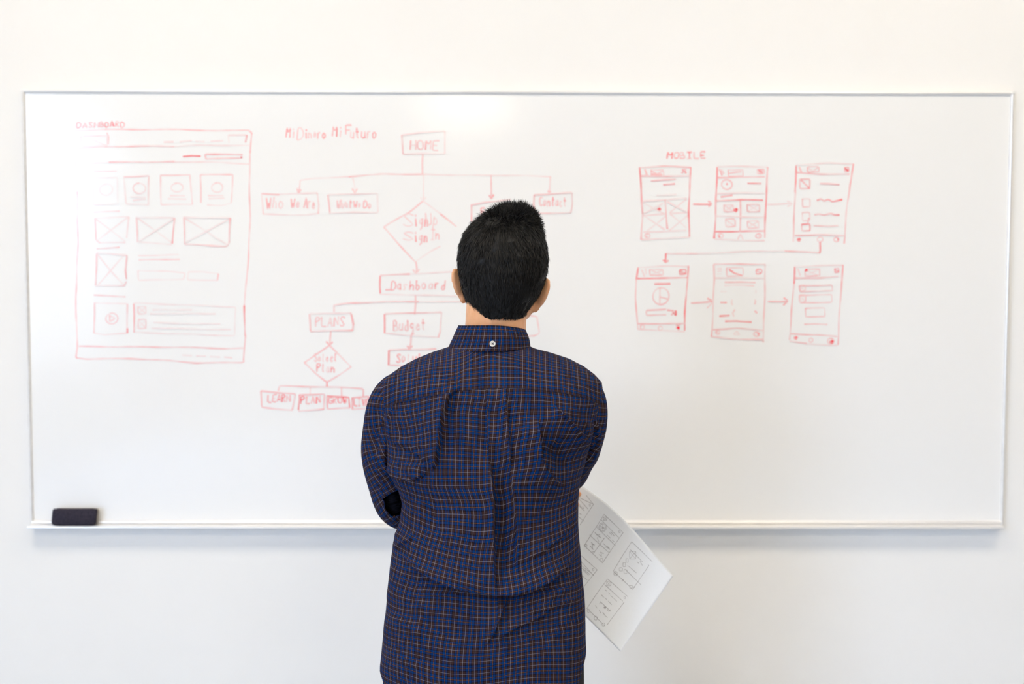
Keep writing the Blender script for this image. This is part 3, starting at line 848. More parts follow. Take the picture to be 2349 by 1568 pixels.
# even spacing along x on the back
xs = np.linspace(-1, 1, nb, endpoint=False)
th[:nb] = -np.arccos(np.clip(np.sign(xs) * np.abs(xs) ** 1.25, -1, 1))
v = np.linspace(0, 1, nr)
TH, VV = np.meshgrid(th, v)
PY = 786 + (hem_py(TH) - 786) * VV
low = 1380.0
PY = np.where(VV < 0.68, 786 + (low - 786) * VV / 0.68, low + (hem_py(TH) - low) * (VV - 0.68) / 0.32)
P0, N0 = torso_base(TH, PY)
bx, by = proj(P0)
facing = np.clip(-N0[..., 1], 0, 1) ** 0.6
D = folds(bx.ravel(), by.ravel()).reshape(bx.shape) * facing
side_n = 0.0012 * wavy(P0[..., 2] * 40, TH * 4, 5, 1.2) * (1 - facing)
fade = sstep(786, 812, PY) * (1 - 0.85 * sstep(1550, 1630, PY))
P1 = P0 + N0 * ((D + side_n) * fade)[..., None]
# sag the overhang slightly downwards so it casts its own shade
arc = np.zeros_like(TH)
ref = torso_base(th, np.full_like(th, 1000.0))[0]
seg = np.linalg.norm(np.diff(np.vstack([ref, ref[:1]]), axis=0), axis=1)
u = np.cumsum(seg) - seg
ic = np.argmin(np.abs(th + math.pi / 2))
u = (u - u[ic]) / PERIOD
U = np.broadcast_to(u, TH.shape)
# fabric coordinates: measured along the folded cloth from the centre back and from the seam down
du = np.linalg.norm(np.diff(np.concatenate([P1, P1[:, :1]], 1), axis=1), axis=-1)
ua = np.cumsum(du, 1) - du
ua = (ua - ua[:, ic:ic + 1]) / PERIOD
i0 = int(np.argmin(np.abs(PY[:, ic] - 878)))
bowx = (bx - 1130) / 250.0
back = facing
U = 0.18 * ua + 0.82 * U
# pull of the cloth: slanted checks over both shoulder blades, sagging checks above the waist fold
U = U - back * (0.8 * sstep(900, 1080, by) * sstep(1180, 1090, by) * np.exp(-((bx - 930) / 60) ** 2) + 0.6 * sstep(910, 1080, by) * sstep(1200, 1100, by) * np.exp(-((bx - 1265) / 55) ** 2)
         - 0.15 * sstep(890, 1060, by) * sstep(1250, 1080, by) * np.exp(-((bx - 1035) / 40) ** 2))
waist = np.interp(bx, [870, 905, 970, 1035, 1085, 1135, 1195, 1235, 1290, 1330, 1360], [1250, 1262, 1302, 1336, 1352, 1359, 1357, 1338, 1304, 1272, 1260])
sag = 1.7 * np.clip(1 - ((bx - 1140) / 215) ** 2, 0, 1) * sstep(1060, 1300, by) * sstep(3, -3, by - waist)
Vv = -0.60 * D * fade / PERIOD + 0.14 * wavy(bx, by, 61, 0.022) + 0.25 * wavy(bx, by, 62, 0.010) * sstep(900, 1000, by) + (P0[..., 2] - P0[i0:i0 + 1, ic:ic + 1, 2]) / PERIOD + 1.0 * bowx ** 2 * sstep(1250, 950, by) * back + sag * back + 0.2 * np.sin(bowx * 5 + by * 0.01) * sstep(1340, 1400, by)
U = U + back * sstep(890, 960, by) * (0.14 * wavy(bx, by, 63, 0.020) + 0.22 * wavy(bx, by, 64, 0.010))
UV = np.stack([U - 0.45, Vv], -1)
shirt_me = mesh('shirt', P1.reshape(-1, 3), grid_faces(nr, nb + nf, True)[:, ::-1], UV.reshape(-1, 2))
# seam of UV at the wrap column lies at the image-left side: fix by extending u past the wrap
uvl = shirt_me.uv_layers[0].data
tot = seg.sum() / PERIOD
for p in shirt_me.polygons:
    li = list(p.loop_indices)
    us = [uvl[i].uv[0] for i in li]
    if max(us) - min(us) > 5:
        for i in li:
            if uvl[i].uv[0] < 0:
                uvl[i].uv[0] += tot
shirt = child('shirt', shirt_me, PLAID)
sol = shirt.modifiers.new('cloth_thickness', 'SOLIDIFY')
sol.thickness = 0.0012
sol.offset = -1

# --- yoke: shoulder panel lying over the back, ending at a stitched seam
ny, nt2 = 70, 260
tt = -np.arccos(np.clip(np.sign(np.linspace(-1, 1, nt2)) * np.abs(np.linspace(-1, 1, nt2)) ** 1.25, -0.9985, 0.9985))
TT, KK = np.meshgrid(tt, np.linspace(0, 1, ny))
sx = np.interp(tt, tt, proj(torso_base(tt, np.full_like(tt, 890.0))[0])[0])
for _ in range(3):
    sx = proj(torso_base(tt, seam_py(sx))[0])[0]
PYY = 790 + (seam_py(sx)[None, :] - 790) * KK
Py, Ny = torso_base(TT, PYY)
qx, qy = proj(Py)
hgt = folds(qx.ravel(), qy.ravel(), [], BLOBS).reshape(qx.shape) * np.clip(-Ny[..., 1], 0, 1) ** 0.6
base_full = folds(qx.ravel(), qy.ravel()).reshape(qx.shape) * np.clip(-Ny[..., 1], 0, 1) ** 0.6
edge = sstep(0.80, 1.0, KK)
hh = np.maximum(hgt, base_full) + 0.0003 + 0.0006 * sstep(0, 0.06, np.minimum(np.linspace(0, 1, nt2), np.linspace(1, 0, nt2)))[None, :] + 0.0003 * np.exp(-((1 - KK) / 0.03) ** 2)
Ny2 = Ny + np.array([0, -0.15, 0.5]) * (1 - edge)[..., None]
Ny2 /= np.linalg.norm(Ny2, axis=-1)[..., None]
Py2 = Py + Ny2 * hh[..., None]
dist = np.vstack([np.zeros((1, nt2)), np.cumsum(np.linalg.norm(np.diff(Py2, axis=0), axis=-1), axis=0)])
dist = (dist[-1:] - dist)
us_ = (Py[..., 0] - pix(1117, 870, 1.70)[0]) / PERIOD * (1.0 + 0.06 * ((qx - 1130) / 250) ** 2)
yoke = child('yoke', mesh('yoke', Py2.reshape(-1, 3), grid_faces(ny, nt2), np.stack([us_, dist / PERIOD * 1.02 + 0.02], -1).reshape(-1, 2)), PLAID, shirt)
ys_ = yoke.modifiers.new('cloth_thickness', 'SOLIDIFY')
ys_.thickness = 0.001
ys_.offset = 1

# --- sleeves
def tube(ctrl, rad, n, m, squash=None, start=None):
    C = catmull(ctrl, n)
    r = catmull(np.asarray(rad)[:, None], n)[:, 0]
    Tn = np.gradient(C, axis=0)
    Tn /= np.linalg.norm(Tn, axis=1)[:, None]
    nrm = np.zeros_like(C)
    s = np.array([0, -1.0, 0]) if start is None else np.array(start, float)
    for i in range(n):
        s = s - Tn[i] * (s @ Tn[i])
        s /= np.linalg.norm(s)
        nrm[i] = s
    bn = np.cross(Tn, nrm)
    a = np.linspace(0, 2 * math.pi, m, endpoint=False)
    N = nrm[:, None] * np.cos(a)[None, :, None] + bn[:, None] * np.sin(a)[None, :, None]
    P = C[:, None] + N * r[:, None, None]
    L = np.r_[0, np.cumsum(np.linalg.norm(np.diff(C, axis=0), axis=1))]
    return P, N, a, L, r

def path(pts):
    return np.array([pix(p[0], p[1], p[2]) for p in pts]), np.array([p[3] for p in pts])

L_PATH = [(944, 892, 1.80, .030), (916, 908, 1.805, .043), (899, 947, 1.815, .047), (892, 1000, 1.825, .0465), (889, 1050, 1.83, .0445), (896, 1100, 1.835, .0435), (906, 1142, 1.845, .042), (926, 1160, 1.875, .040),
          (985, 1158, 1.93, .037), (1080, 1150, 1.965, .035), (1140, 1144, 1.972, .032)]
R_PATH = [(1298, 892, 1.80, .030), (1325, 908, 1.805, .043), (1335, 944, 1.815, .046), (1328, 1000, 1.84, .0455), (1310, 1050, 1.875, .044), (1290, 1085, 1.92, .041), (1258, 1092, 1.975, .039),
          (1190, 1078, 2.02, .037), (1100, 1062, 2.025, .034), (1030, 1058, 2.02, .032)]
L_FOLDS = [('s', 6, 14, [(884, 960), (888, 1005), (884, 1050), (892, 1100)]), ('v', 3, 8, [(862, 930), (868, 980), (862, 1060)]), ('r', 2.5, 10, [(850, 1010), (862, 1060), (868, 1120)]),
           ('r', 2, 8, [(875, 900), (880, 940), (870, 985)])]
R_FOLDS = [('s', 5, 12, [(1352, 935), (1372, 985), (1366, 1035)]), ('s', -5, 12, [(1338, 985), (1356, 1020), (1340, 1068)]), ('s', -5, 14, [(1340, 930), (1362, 975), (1362, 1030), (1345, 1070)]), ('r', 2.5, 7, [(1352, 960), (1372, 1000), (1362, 1040)]), ('r', 2.5, 6, [(1345, 1000), (1360, 1030), (1345, 1064)]),
           ('v', 3, 7, [(1370, 950), (1378, 1000), (1362, 1050)])]

def sleeve(pathpts, F, label, uoff, hole=None, twist=0.0):
    C, r = path(pathpts)
    n, m = 300, 170
    P, N, a, L, rr = tube(C, r, n, m)
    px, py = proj(P)
    fac = np.clip(-N[..., 1], 0, 1) ** 0.6
    h = folds(px.ravel(), py.ravel(), F, []).reshape(px.shape) * fac
    t = np.linspace(0, 1, n)[:, None]
    h += 0.0016 * wavy(L[:, None] * 60 + 0 * a[None], 1.5 * np.sin(a)[None] * 3 + L[:, None] * 20, 21 + int(uoff * 10), 1.0) * (1 - fac * 0.5)
    P = P + N * h[..., None]
    # cuff: a short doubled band at the wrist end
    cuff = (L > L[-1] - 0.06)[:, None]
    P = P + N * np.where(cuff, 0.0025, 0)[..., None]
    uv = np.stack([np.broadcast_to((a - math.pi) * 0.045 / PERIOD + uoff, px.shape), np.broadcast_to((-L / PERIOD)[:, None], px.shape)], -1)
    tw = math.radians(twist)
    cut = 2 * math.pi * 0.045 / PERIOD
    step_u = np.array([cut, 0]) @ np.array([[math.cos(tw), math.sin(tw)], [-math.sin(tw), math.cos(tw)]])
    uv = uv @ np.array([[math.cos(tw), math.sin(tw)], [-math.sin(tw), math.cos(tw)]])
    F4 = grid_faces(n, m, True)
    if hole is not None:
        cx = px.ravel()[F4].mean(1)
        cy = py.ravel()[F4].mean(1)
        ny_ = N[..., 1].ravel()[F4].mean(1)
        kill = hole(cx, cy) & (ny_ < -0.05)
        F4 = F4[~kill]
    # own column for the seam so that the check does not smear across it
    Pe = np.concatenate([P, P[:, :1]], 1)
    uve = np.concatenate([uv, uv[:, :1] + step_u], 1)
    i = F4 // m
    j = F4 % m
    wrap = (j.max(1) - j.min(1)) > 2
    j = np.where(wrap[:, None] & (j == 0), m, j)
    F5 = i * (m + 1) + j
    o = child('sleeve', mesh('sleeve', Pe.reshape(-1, 3), F5[:, ::-1], uve.reshape(-1, 2)), PLAID, shirt, label=label)
    s = o.modifiers.new('cloth_thickness', 'SOLIDIFY')
    s.thickness = 0.0014
    s.offset = -1
    return o

def elbow_hole(x, y):
    poly = [(879, 1143), (900, 1129), (928, 1116), (955, 1140), (950, 1172), (928, 1177), (912, 1181), (898, 1182), (886, 1170)]
    ins = np.zeros(x.shape, bool)
    for k in range(len(poly)):
        (xa, ya), (xb, yb) = poly[k], poly[(k + 1) % len(poly)]
        c = ((ya > y) != (yb > y)) & (x < (xb - xa) * (y - ya) / (yb - ya + 1e-9) + xa)
        ins ^= c
    return ins
ELBOW_SHADE = add_noise(mat('elbow_fold_shade', (0.006, 0.006, 0.010), 0.95, spec=0.05), 300.0, (0.005, 0.005, 0.009), (0.009, 0.009, 0.014))  # near-black colour of an added inner tube: deep shade of the elbow fold, painted
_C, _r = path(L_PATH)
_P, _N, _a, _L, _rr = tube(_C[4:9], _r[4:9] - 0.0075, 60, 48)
_shade = child('elbow_shade_tube', mesh('shade_tube', _P.reshape(-1, 3), grid_faces(50, 40, True)[:, ::-1]), ELBOW_SHADE, shirt, label='dark tube standing in for the deep shade in the left elbow fold')
sleeve(L_PATH, L_FOLDS, 'left sleeve, bent at the elbow', 0.62, elbow_hole, 24)
sleeve(R_PATH, R_FOLDS, 'right sleeve, folded forward', 0.6, None, -18)

# --- collar: a folded band standing round the neck
def collar_surface(k, th, out):
    """k 0 top edge .. 1 bottom edge; out = 1 outer leaf, 0 inner stand"""
    top_py = 746 + 10 * np.clip(np.cos(th), 0, 1) ** 2 + 2 * np.clip(-np.cos(th), 0, 1) ** 2
    bot_py = 800 - 3 * np.cos(th)
    py = top_py + (bot_py - top_py) * k
    xl = np.interp(k, [0, .5, 1], [1050, 1040, 1026]) + (1 - out) * 3
    xr = np.interp(k, [0, .5, 1], [1205, 1212, 1218]) - (1 - out) * 3
    d_b = np.interp(k, [0, 1], [.066, .0735]) - (1 - out) * .003
    d_f = np.interp(k, [0, 1], [.060, .072]) - (1 - out) * .003
    Pl, Pr = pix(xl, py, YC - 0.005), pix(xr, py, YC - 0.005)
    a_ = (Pr[..., 0] - Pl[..., 0]) / 2
    cx = (Pr[..., 0] + Pl[..., 0]) / 2
    c, s = np.cos(th), np.sin(th)
    e = 2 / 2.15
    z = (Pl[..., 2] + Pr[..., 2]) / 2 - 0.012 * np.clip(s, 0, 1) * (0.5 + k)
    return np.stack([cx + a_ * np.sign(c) * np.abs(c) ** e, YC - 0.005 + np.where(s < 0, d_b, d_f) * np.sign(s) * np.abs(s) ** e, z], -1)
gap = 0.10
cth = np.linspace(math.pi / 2 + gap, math.pi / 2 + 2 * math.pi - gap, 200)
ks = np.linspace(0, 1, 26)
CT, CK = np.meshgrid(cth, ks)
outer = collar_surface(CK, CT, 1.0)
inner = collar_surface(CK[::-1], CT[::-1], 0.0)
roll = collar_surface(np.zeros(200)[None], CT[:1], 0.5)
roll[..., 2] += 0.0022
ox_, oy_ = proj(outer)
out_n = np.stack([np.cos(CT), np.sin(CT), np.zeros_like(CT)], -1)
outer = outer + out_n * (0.0009 * wavy(ox_, oy_, 31, 0.05) + 0.0016 * np.sin(math.pi * CK))[..., None]
stack = np.concatenate([inner, roll, outer], 0)
cu = np.cumsum(np.r_[0, np.linalg.norm(np.diff(outer[13], axis=0), axis=1)])
cu = (cu - cu[100]) / PERIOD
dz = np.r_[np.linspace(-2.0, -0.1, 26), 0, np.linspace(0.1, 2.05, 26)]
CUV = np.stack(np.broadcast_arrays(cu[None, :] + 0.62, -dz[:, None] - 0.18), -1)
collar = child('collar', mesh('collar', stack.reshape(-1, 3), grid_faces(53, 200), CUV.reshape(-1, 2)), PLAID, shirt, label='buttoned down collar standing round the neck')

# button at the back of the collar
def disc_button():
    V, Fs = [], []
    prof_ = [(0.0, 0.0012), (0.0024, 0.0012), (0.0032, 0.0014), (0.0040, 0.0022), (0.0048, 0.0022), (0.0052, 0.0012), (0.0050, 0.0)]
    n = 28
    for r_, y in prof_[1:]:
        for t in np.linspace(0, 2 * math.pi, n, endpoint=False):
            V.append((r_ * math.cos(t), -y, r_ * math.sin(t)))
    Fs = grid_faces(len(prof_) - 1, n, True).tolist()
    Fs.append(list(range(n))[::-1])
    return mesh('button', V, Fs)
bp = pix(1130, 788, YC - 0.005 - 0.0742)
btn = child('button', disc_button(), BUTTON, shirt, label='small pearl white button at the back of the collar')
btn.location = bp
# crossed thread set in the middle of the button, one mesh with the button
def add_thread():
    me = btn.data
    bm = bmesh.new()
    bm.from_mesh(me)
    me.materials.append(THREAD)
    for ang in (0.785, -0.785):
        c, s = math.cos(ang), math.sin(ang)
        vs = []
        for (lx, lz) in ((-0.0023, -0.0006), (0.0023, -0.0006), (0.0023, 0.0006), (-0.0023, 0.0006)):
            vs.append(bm.verts.new((lx * c - lz * s, -0.0016, lx * s + lz * c)))
        f = bm.faces.new(vs)
        f.material_index = 1
    bm.to_mesh(me)
    bm.free()
add_thread()

# --- body: one continuous skin
def capsule(V, Fs, A, B, ra, rb, n=18, m=7):
    A, B = np.asarray(A, float), np.asarray(B, float)
    ax = B - A
    l = np.linalg.norm(ax) + 1e-9
    ax = ax / l
    s = np.cross(ax, [0.3, 0.2, 0.93])
    if np.linalg.norm(s) < 0.1:
        s = np.cross(ax, [1, 0, 0])
    s /= np.linalg.norm(s)
    t = np.cross(ax, s)
    rows = []
    for q in np.linspace(-math.pi / 2 + 0.12, 0, m):
        rows.append((A + ax * ra * math.sin(q), ra * math.cos(q)))
    for q in np.linspace(0, math.pi / 2 - 0.12, m):
        rows.append((B + ax * rb * math.sin(q), rb * math.cos(q)))
    b0 = len(V)
    for c, r in rows:
        for a_ in np.linspace(0, 2 * math.pi, n, endpoint=False):
            V.append(tuple(c + (s * math.cos(a_) + t * math.sin(a_)) * r))
    for f in grid_faces(len(rows), n, True):
        Fs.append([b0 + int(i) for i in f])
    Fs.append([b0 + i for i in range(n)][::-1])
    Fs.append([b0 + (len(rows) - 1) * n + i for i in range(n)])

def ellipsoid(V, Fs, c, rad, R=None, n=26, m=16):
    b0 = len(V)
    R = np.eye(3) if R is None else np.array(R)
    for q in np.linspace(-math.pi / 2 + 0.06, math.pi / 2 - 0.06, m):
        for a_ in np.linspace(0, 2 * math.pi, n, endpoint=False):
            p = np.array([rad[0] * math.cos(q) * math.cos(a_), rad[1] * math.cos(q) * math.sin(a_), rad[2] * math.sin(q)])
            V.append(tuple(np.asarray(c) + R @ p))
    for f in grid_faces(m, n, True):
        Fs.append([b0 + int(i) for i in f])
    Fs.append([b0 + i for i in range(n)][::-1])
    Fs.append([b0 + (m - 1) * n + i for i in range(n)])

HEAD_C = pix(1152, 600, 1.80)
HR = np.array(Matrix.Rotation(math.radians(-17), 3, 'Z') @ Matrix.Rotation(math.radians(5), 3, 'Y'))
def hd(x, y, z):
    return HEAD_C + HR @ np.array([x, y, z])

bV, bF = [], []
# head
ellipsoid(bV, bF, hd(0, 0.0, 0.005), (0.0705, 0.087, 0.082), HR)
ellipsoid(bV, bF, hd(0, 0.035, -0.040), (0.062, 0.062, 0.078), HR)
ellipsoid(bV, bF, hd(0, 0.058, -0.088), (0.036, 0.034, 0.030), HR)       # chin
ellipsoid(bV, bF, hd(0.004, 0.020, -0.078), (0.055, 0.053, 0.038), HR)     # jaw
ellipsoid(bV, bF, hd(0, 0.082, 0.010), (0.048, 0.012, 0.010), HR)        # brow
capsule(bV, bF, hd(0, 0.090, 0.000), hd(0, 0.106, -0.036), 0.007, 0.011)  # nose
for s in (-1, 1):
    ellipsoid(bV, bF, hd(s * 0.011, 0.098, -0.040), (0.008, 0.009, 0.007), HR)
    ellipsoid(bV, bF, hd(s * 0.040, 0.065, -0.025), (0.022, 0.022, 0.018), HR)
ellipsoid(bV, bF, hd(0, 0.092, -0.061), (0.022, 0.009, 0.005), HR)       # lips
ellipsoid(bV, bF, hd(0, 0.091, -0.071), (0.019, 0.009, 0.006), HR)
# ears: tilted shells with a rim and a lobe, seen edge-on from behind
def ear(cx, cy, side, tilt, Y=1.805):
    c = pix(cx, cy, Y)
    R = np.array(Matrix.Rotation(math.radians(tilt), 3, 'Y') @ Matrix.Rotation(math.radians(40 * side), 3, 'Z'))
    f = lambda x, y, z: c + R @ np.array([x * side, y, z])
    ellipsoid(bV, bF, f(0, 0, 0.004), (0.0042, 0.016, 0.026), R)
    prev = None
    for q in np.linspace(-0.9, 3.6, 14):      # helix rim
        p = f(0.0015, -0.0155 * math.cos(q * 0.9 - 0.9) , 0.006 + 0.0245 * math.sin(q - 0.6))
        if prev is not None:
            capsule(bV, bF, prev, p, 0.0042, 0.0042, 8, 4)
        prev = p
    ellipsoid(bV, bF, f(-0.001, 0.004, -0.023), (0.0048, 0.009, 0.010), R)   # lobe
    capsule(bV, bF, f(-0.004, 0.010, 0.008), f(-0.016, 0.012, 0.006), 0.007, 0.009)
ear(1056, 656, -1, -4)
ear(1239, 678, 1, 12)
# neck
nk0, nk1 = pix(1139, 700, 1.79), pix(1134, 812, 1.80)
capsule(bV, bF, nk0, nk1, 0.0545, 0.0560)
capsule(bV, bF, pix(1090, 800, 1.80), pix(1010, 872, 1.80), 0.024, 0.030)
capsule(bV, bF, pix(1170, 800, 1.80), pix(1255, 872, 1.80), 0.024, 0.030)
# torso (inside the shirt)
bth = np.linspace(0, 2 * math.pi, 48, endpoint=False)
bpy_ = np.linspace(840, 1650, 46)
BT, BP = np.meshgrid(bth, bpy_)
tb, _n = torso_base(BT, BP, 0.040)
b0 = len(bV)
bV += [tuple(p) for p in tb.reshape(-1, 3).tolist()]
bF += [[b0 + int(i) for i in f][::-1] for f in grid_faces(46, 48, True)]
bF.append([b0 + i for i in range(48)])
bF.append([b0 + 45 * 48 + i for i in range(48)][::-1])
# arms inside the sleeves
def limb(pts, rad):
    for i in range(len(pts) - 1):
        capsule(bV, bF, pts[i], pts[i + 1], rad[i], rad[i + 1], 16, 6)
for PTH, wr in ((L_PATH, [(1172, 1142, 1.972), (1194, 1140, 1.972)]), (R_PATH, [(1002, 1058, 2.015), (980, 1058, 2.01)])):
    C = [pix(p[0], p[1], p[2] + (0.012 if k in (6, 7) and PTH is L_PATH else 0)) for k, p in enumerate(PTH)]
    r_ = [max(0.022, p[3] - 0.013) for p in PTH]
    if PTH is L_PATH:
        r_[5] = r_[6] = r_[7] = 0.026
    C += [pix(*w) for w in wr]
    r_ += [0.022, 0.021]
    limb(C, r_)
# left hand: pinches the sheet of paper, palm towards the body, fingers behind the sheet, thumb in front
def finger(pts, r0, r1):
    rs = np.linspace(r0, r1, len(pts))
    limb([np.asarray(p, float) for p in pts], rs)
LH = pix(1197, 1140, 1.975)
ellipsoid(bV, bF, LH + np.array([0.012, 0.0, 0.0]), (0.046, 0.014, 0.036))
for k, (dz, ln) in enumerate(((0.030, 0.062), (0.011, 0.070), (-0.009, 0.066), (-0.028, 0.052))):
    s = LH + np.array([0.045, 0.006, dz * 0.85])
    finger([s, s + np.array([ln * 0.42, 0.010, dz * .15]), s + np.array([ln * 0.75, 0.006, dz * .2 - 0.002]), s + np.array([ln * 0.98, -0.002, dz * .2 - 0.006])], 0.0088, 0.0068)
s = LH + np.array([0.004, -0.010, -0.026])
finger([s, LH + np.array([0.032, -0.020, -0.022]), LH + np.array([0.0585, -0.016, -0.004]), LH + np.array([0.0665, -0.0125, 0.003])], 0.0105, 0.0072)
# right hand: rests over the left upper arm
RH = pix(962, 1058, 2.005)
ellipsoid(bV, bF, RH + np.array([-0.012, 0, 0]), (0.046, 0.014, 0.036))
for k, (dz, ln) in enumerate(((0.030, 0.060), (0.011, 0.070), (-0.009, 0.066), (-0.028, 0.050))):
    s = RH + np.array([-0.045, -0.004, dz * 0.85])
    finger([s, s + np.array([-ln * 0.35, -0.014, dz * .15]), s + np.array([-ln * 0.55, -0.038, dz * .2]), s + np.array([-ln * 0.55, -0.058, dz * .2])], 0.0088, 0.0068)
s = RH + np.array([-0.004, -0.006, 0.026])
finger([s, RH + np.array([-0.024, -0.016, 0.044]), RH + np.array([-0.042, -0.026, 0.058])], 0.0105, 0.0075)
# legs
HIPX = pix(1110, 1600, YC)[0]
for s in (-1, 1):
    hip = np.array([HIPX + s * 0.085, YC, 0.84])
    knee = np.array([HIPX + s * 0.095, YC - 0.005, 0.47])
    ank = np.array([HIPX + s * 0.10, YC - 0.03, 0.085])
    limb([hip, knee, ank], [0.078, 0.052, 0.038])
    capsule(bV, bF, ank + np.array([0, -0.02, -0.045]), ank + np.array([s * 0.02, 0.15, -0.052]), 0.034, 0.028)
raw = bpy.data.objects.new('raw', mesh('raw', bV, bF))
COL.objects.link(raw)
rm = raw.modifiers.new('remesh', 'REMESH')
rm.mode = 'VOXEL'
rm.voxel_size = 0.0032
sm = raw.modifiers.new('smooth', 'SMOOTH')
sm.iterations = 4
sm.factor = 0.5
dg = bpy.context.evaluated_depsgraph_get()
dg.update()
body_me = bpy.data.meshes.new_from_object(raw.evaluated_get(dg))
bpy.data.objects.remove(raw)
body_me.name = 'body'
body_me.materials.clear()
body = child('body', body_me, SKIN)
for s in (-1, 1):
    eV, eF = [], []
    ellipsoid(eV, eF, hd(s * 0.031, 0.0835, -0.006), (0.0115, 0.010, 0.0075), HR, 20, 12)
    me = mesh('eye', eV, eF)
    me.materials.append(EYE)
    me.materials.append(IRIS)
    for p in me.polygons:
        c = HR.T @ (np.array(p.center) - hd(s * 0.031, 0.0835, -0.006))
        if c[0] ** 2 + c[2] ** 2 < 0.0048 ** 2 and c[1] > 0:
            p.material_index = 1
    o = link('eye', me, None)
    o.parent = person
    o.matrix_parent_inverse = parent_inv(person)

# --- hair: a close cap built from rows, with short strands over it
HROWS = np.array([(471, 1166, 1192, .010, .020), (476, 1146, 1204, .026, .040), (485, 1127, 1217, .042, .055), (497, 1104, 1227, .056, .066), (513, 1083, 1236, .069, .077), (534, 1066, 1245, .081, .086), (560, 1055, 1253, .091, .092), (590, 1050, 1257, .096, .094),
                  (622, 1052, 1255, .096, .092), (650, 1058, 1248, .093, .090), (675, 1065, 1237, .087, .085), (697, 1073, 1222, .079, .08), (714, 1080, 1211, .072, .075), (724, 1084, 1208, .068, .07), (731, 1088, 1204, .0645, .065)], float)
def hair_pt(th, py):
    xl, xr, db, df = [np.interp(py, HROWS[:, 0], HROWS[:, k]) for k in range(1, 5)]
    Pl, Pr = pix(xl, py, 1.80), pix(xr, py, 1.80)
    a_ = (Pr[..., 0] - Pl[..., 0]) / 2
    cx = (Pr[..., 0] + Pl[..., 0]) / 2
    c, s = np.cos(th), np.sin(th)
    e = 2 / 2.15
    return np.stack([cx + a_ * np.sign(c) * np.abs(c) ** e, 1.80 + np.where(s < 0, db, df) * np.sign(s) * np.abs(s) ** e, (Pl[..., 2] + Pr[..., 2]) / 2], -1)
def hairline(th):
    """lowest image row of the hair at angle th (th=-pi/2 is the nape)"""
    s = np.sin(th)
    h = np.interp(s, [-1, -0.45, -0.2, 0.0, 0.10, 0.35, 0.55, 0.75, 1.0], [729, 729, 728, 704, 655, 645, 560, 530, 522])
    return h
hn, hm = 70, 160
hth = np.linspace(0, 2 * math.pi, hm, endpoint=False)
HT, HK = np.meshgrid(hth, np.linspace(0, 1, hn))
HPY = 471 + (hairline(HT) - 471) * HK ** 1.3
HP = hair_pt(HT, HPY)
cen = np.array([HEAD_C[0], 1.80, HEAD_C[2]])
hn_ = HP - cen
hn_ /= np.linalg.norm(hn_, axis=-1)[..., None]
clump = 0.0016 * wavy(HT * 9, HPY * 0.16, 51, 1.0) + 0.0012 * wavy(HT * 20, HPY * 0.3, 52, 1.0)
HP = HP + hn_ * (clump - 0.0015)[..., None]
hV = HP.reshape(-1, 3).tolist()
hF = grid_faces(hn, hm, True)[:, ::-1].tolist()
hF.append(list(range(hm)))
ib = (hn - 1) * hm                     # inner lip so that the cap is closed over the scalp
NS = 42000
r1, r2 = rng.random(NS), rng.random(NS)
sth = np.where(rng.random(NS) < 0.72, -math.pi * r1, math.pi * r1)
spy = 471 + (hairline(sth) - 471) * r2 ** 0.85
roots = hair_pt(sth, spy)
d_th = hair_pt(sth + 0.02, spy) - roots
d_py = hair_pt(sth, np.minimum(spy + 2, 731)) - hair_pt(sth, np.maximum(spy - 2, 471))
nor = np.cross(d_th, d_py)
nor /= np.linalg.norm(nor, axis=1)[:, None] + 1e-9
flip = np.sum(nor * (roots - cen), 1) < 0
nor[flip] *= -1
down = np.array([0, 0, -1.0]) - nor * (-nor[:, 2:3])
down /= np.linalg.norm(down, axis=1)[:, None] + 1e-9
rx_, ry_ = proj(roots)
# whorl near the crown: strands turn around it and rise towards the quiff on top
tang = np.cross(nor, down)
up = (sstep(545, 484, spy) * (0.25 + 0.75 * sstep(1090, 1160, rx_)))[:, None]
swirl = np.sin((rx_ - 1150) * 0.03 + (ry_ - 520) * 0.02)[:, None]
dirv = down * (1 - 1.25 * up) + tang * (0.25 * swirl + 0.55 * up * np.sign(1170 - rx_)[:, None] * 0.5) + nor * (0.05 + 0.34 * up) + rng.normal(0, 0.17, (NS, 3)) * (1 + 1.3 * up)
dirv += np.array([0.35, 0.1, 0.25]) * sstep(1160, 1215, rx_)[:, None] * up
dirv /= np.linalg.norm(dirv, axis=1)[:, None]
ln_ = (0.0080 + 0.0050 * rng.random(NS)) * (1 + 0.2 * up[:, 0]) * (1 - 0.6 * sstep(680, 726, spy))
side = np.cross(dirv, rng.normal(0, 1, (NS, 3)) * 0.4 + nor)
side /= np.linalg.norm(side, axis=1)[:, None] + 1e-9
wd = 0.00042 * (0.7 + 0.6 * rng.random(NS))
mid = roots + dirv * (ln_ * 0.55)[:, None] - nor * 0.0004
tip = roots + dirv * ln_[:, None] + down * (ln_ * 0.22 * (1 - up[:, 0]))[:, None] - nor * (0.0015 * (1 - up))
base = len(hV)
rt = roots - nor * 0.002
S = np.stack([rt - side * wd[:, None], rt + side * wd[:, None], mid + side * wd[:, None] * .8, mid - side * wd[:, None] * .8, tip], 1)
hV += S.reshape(-1, 3).tolist()
k5 = base + 5 * np.arange(NS)
hF += np.stack([k5, k5 + 1, k5 + 2, k5 + 3], 1).tolist()
hF += np.stack([k5 + 3, k5 + 2, k5 + 4], 1).tolist()
child('hair', mesh('hair', hV, hF), HAIR, label='short black hair, cropped at the nape and tousled on top')

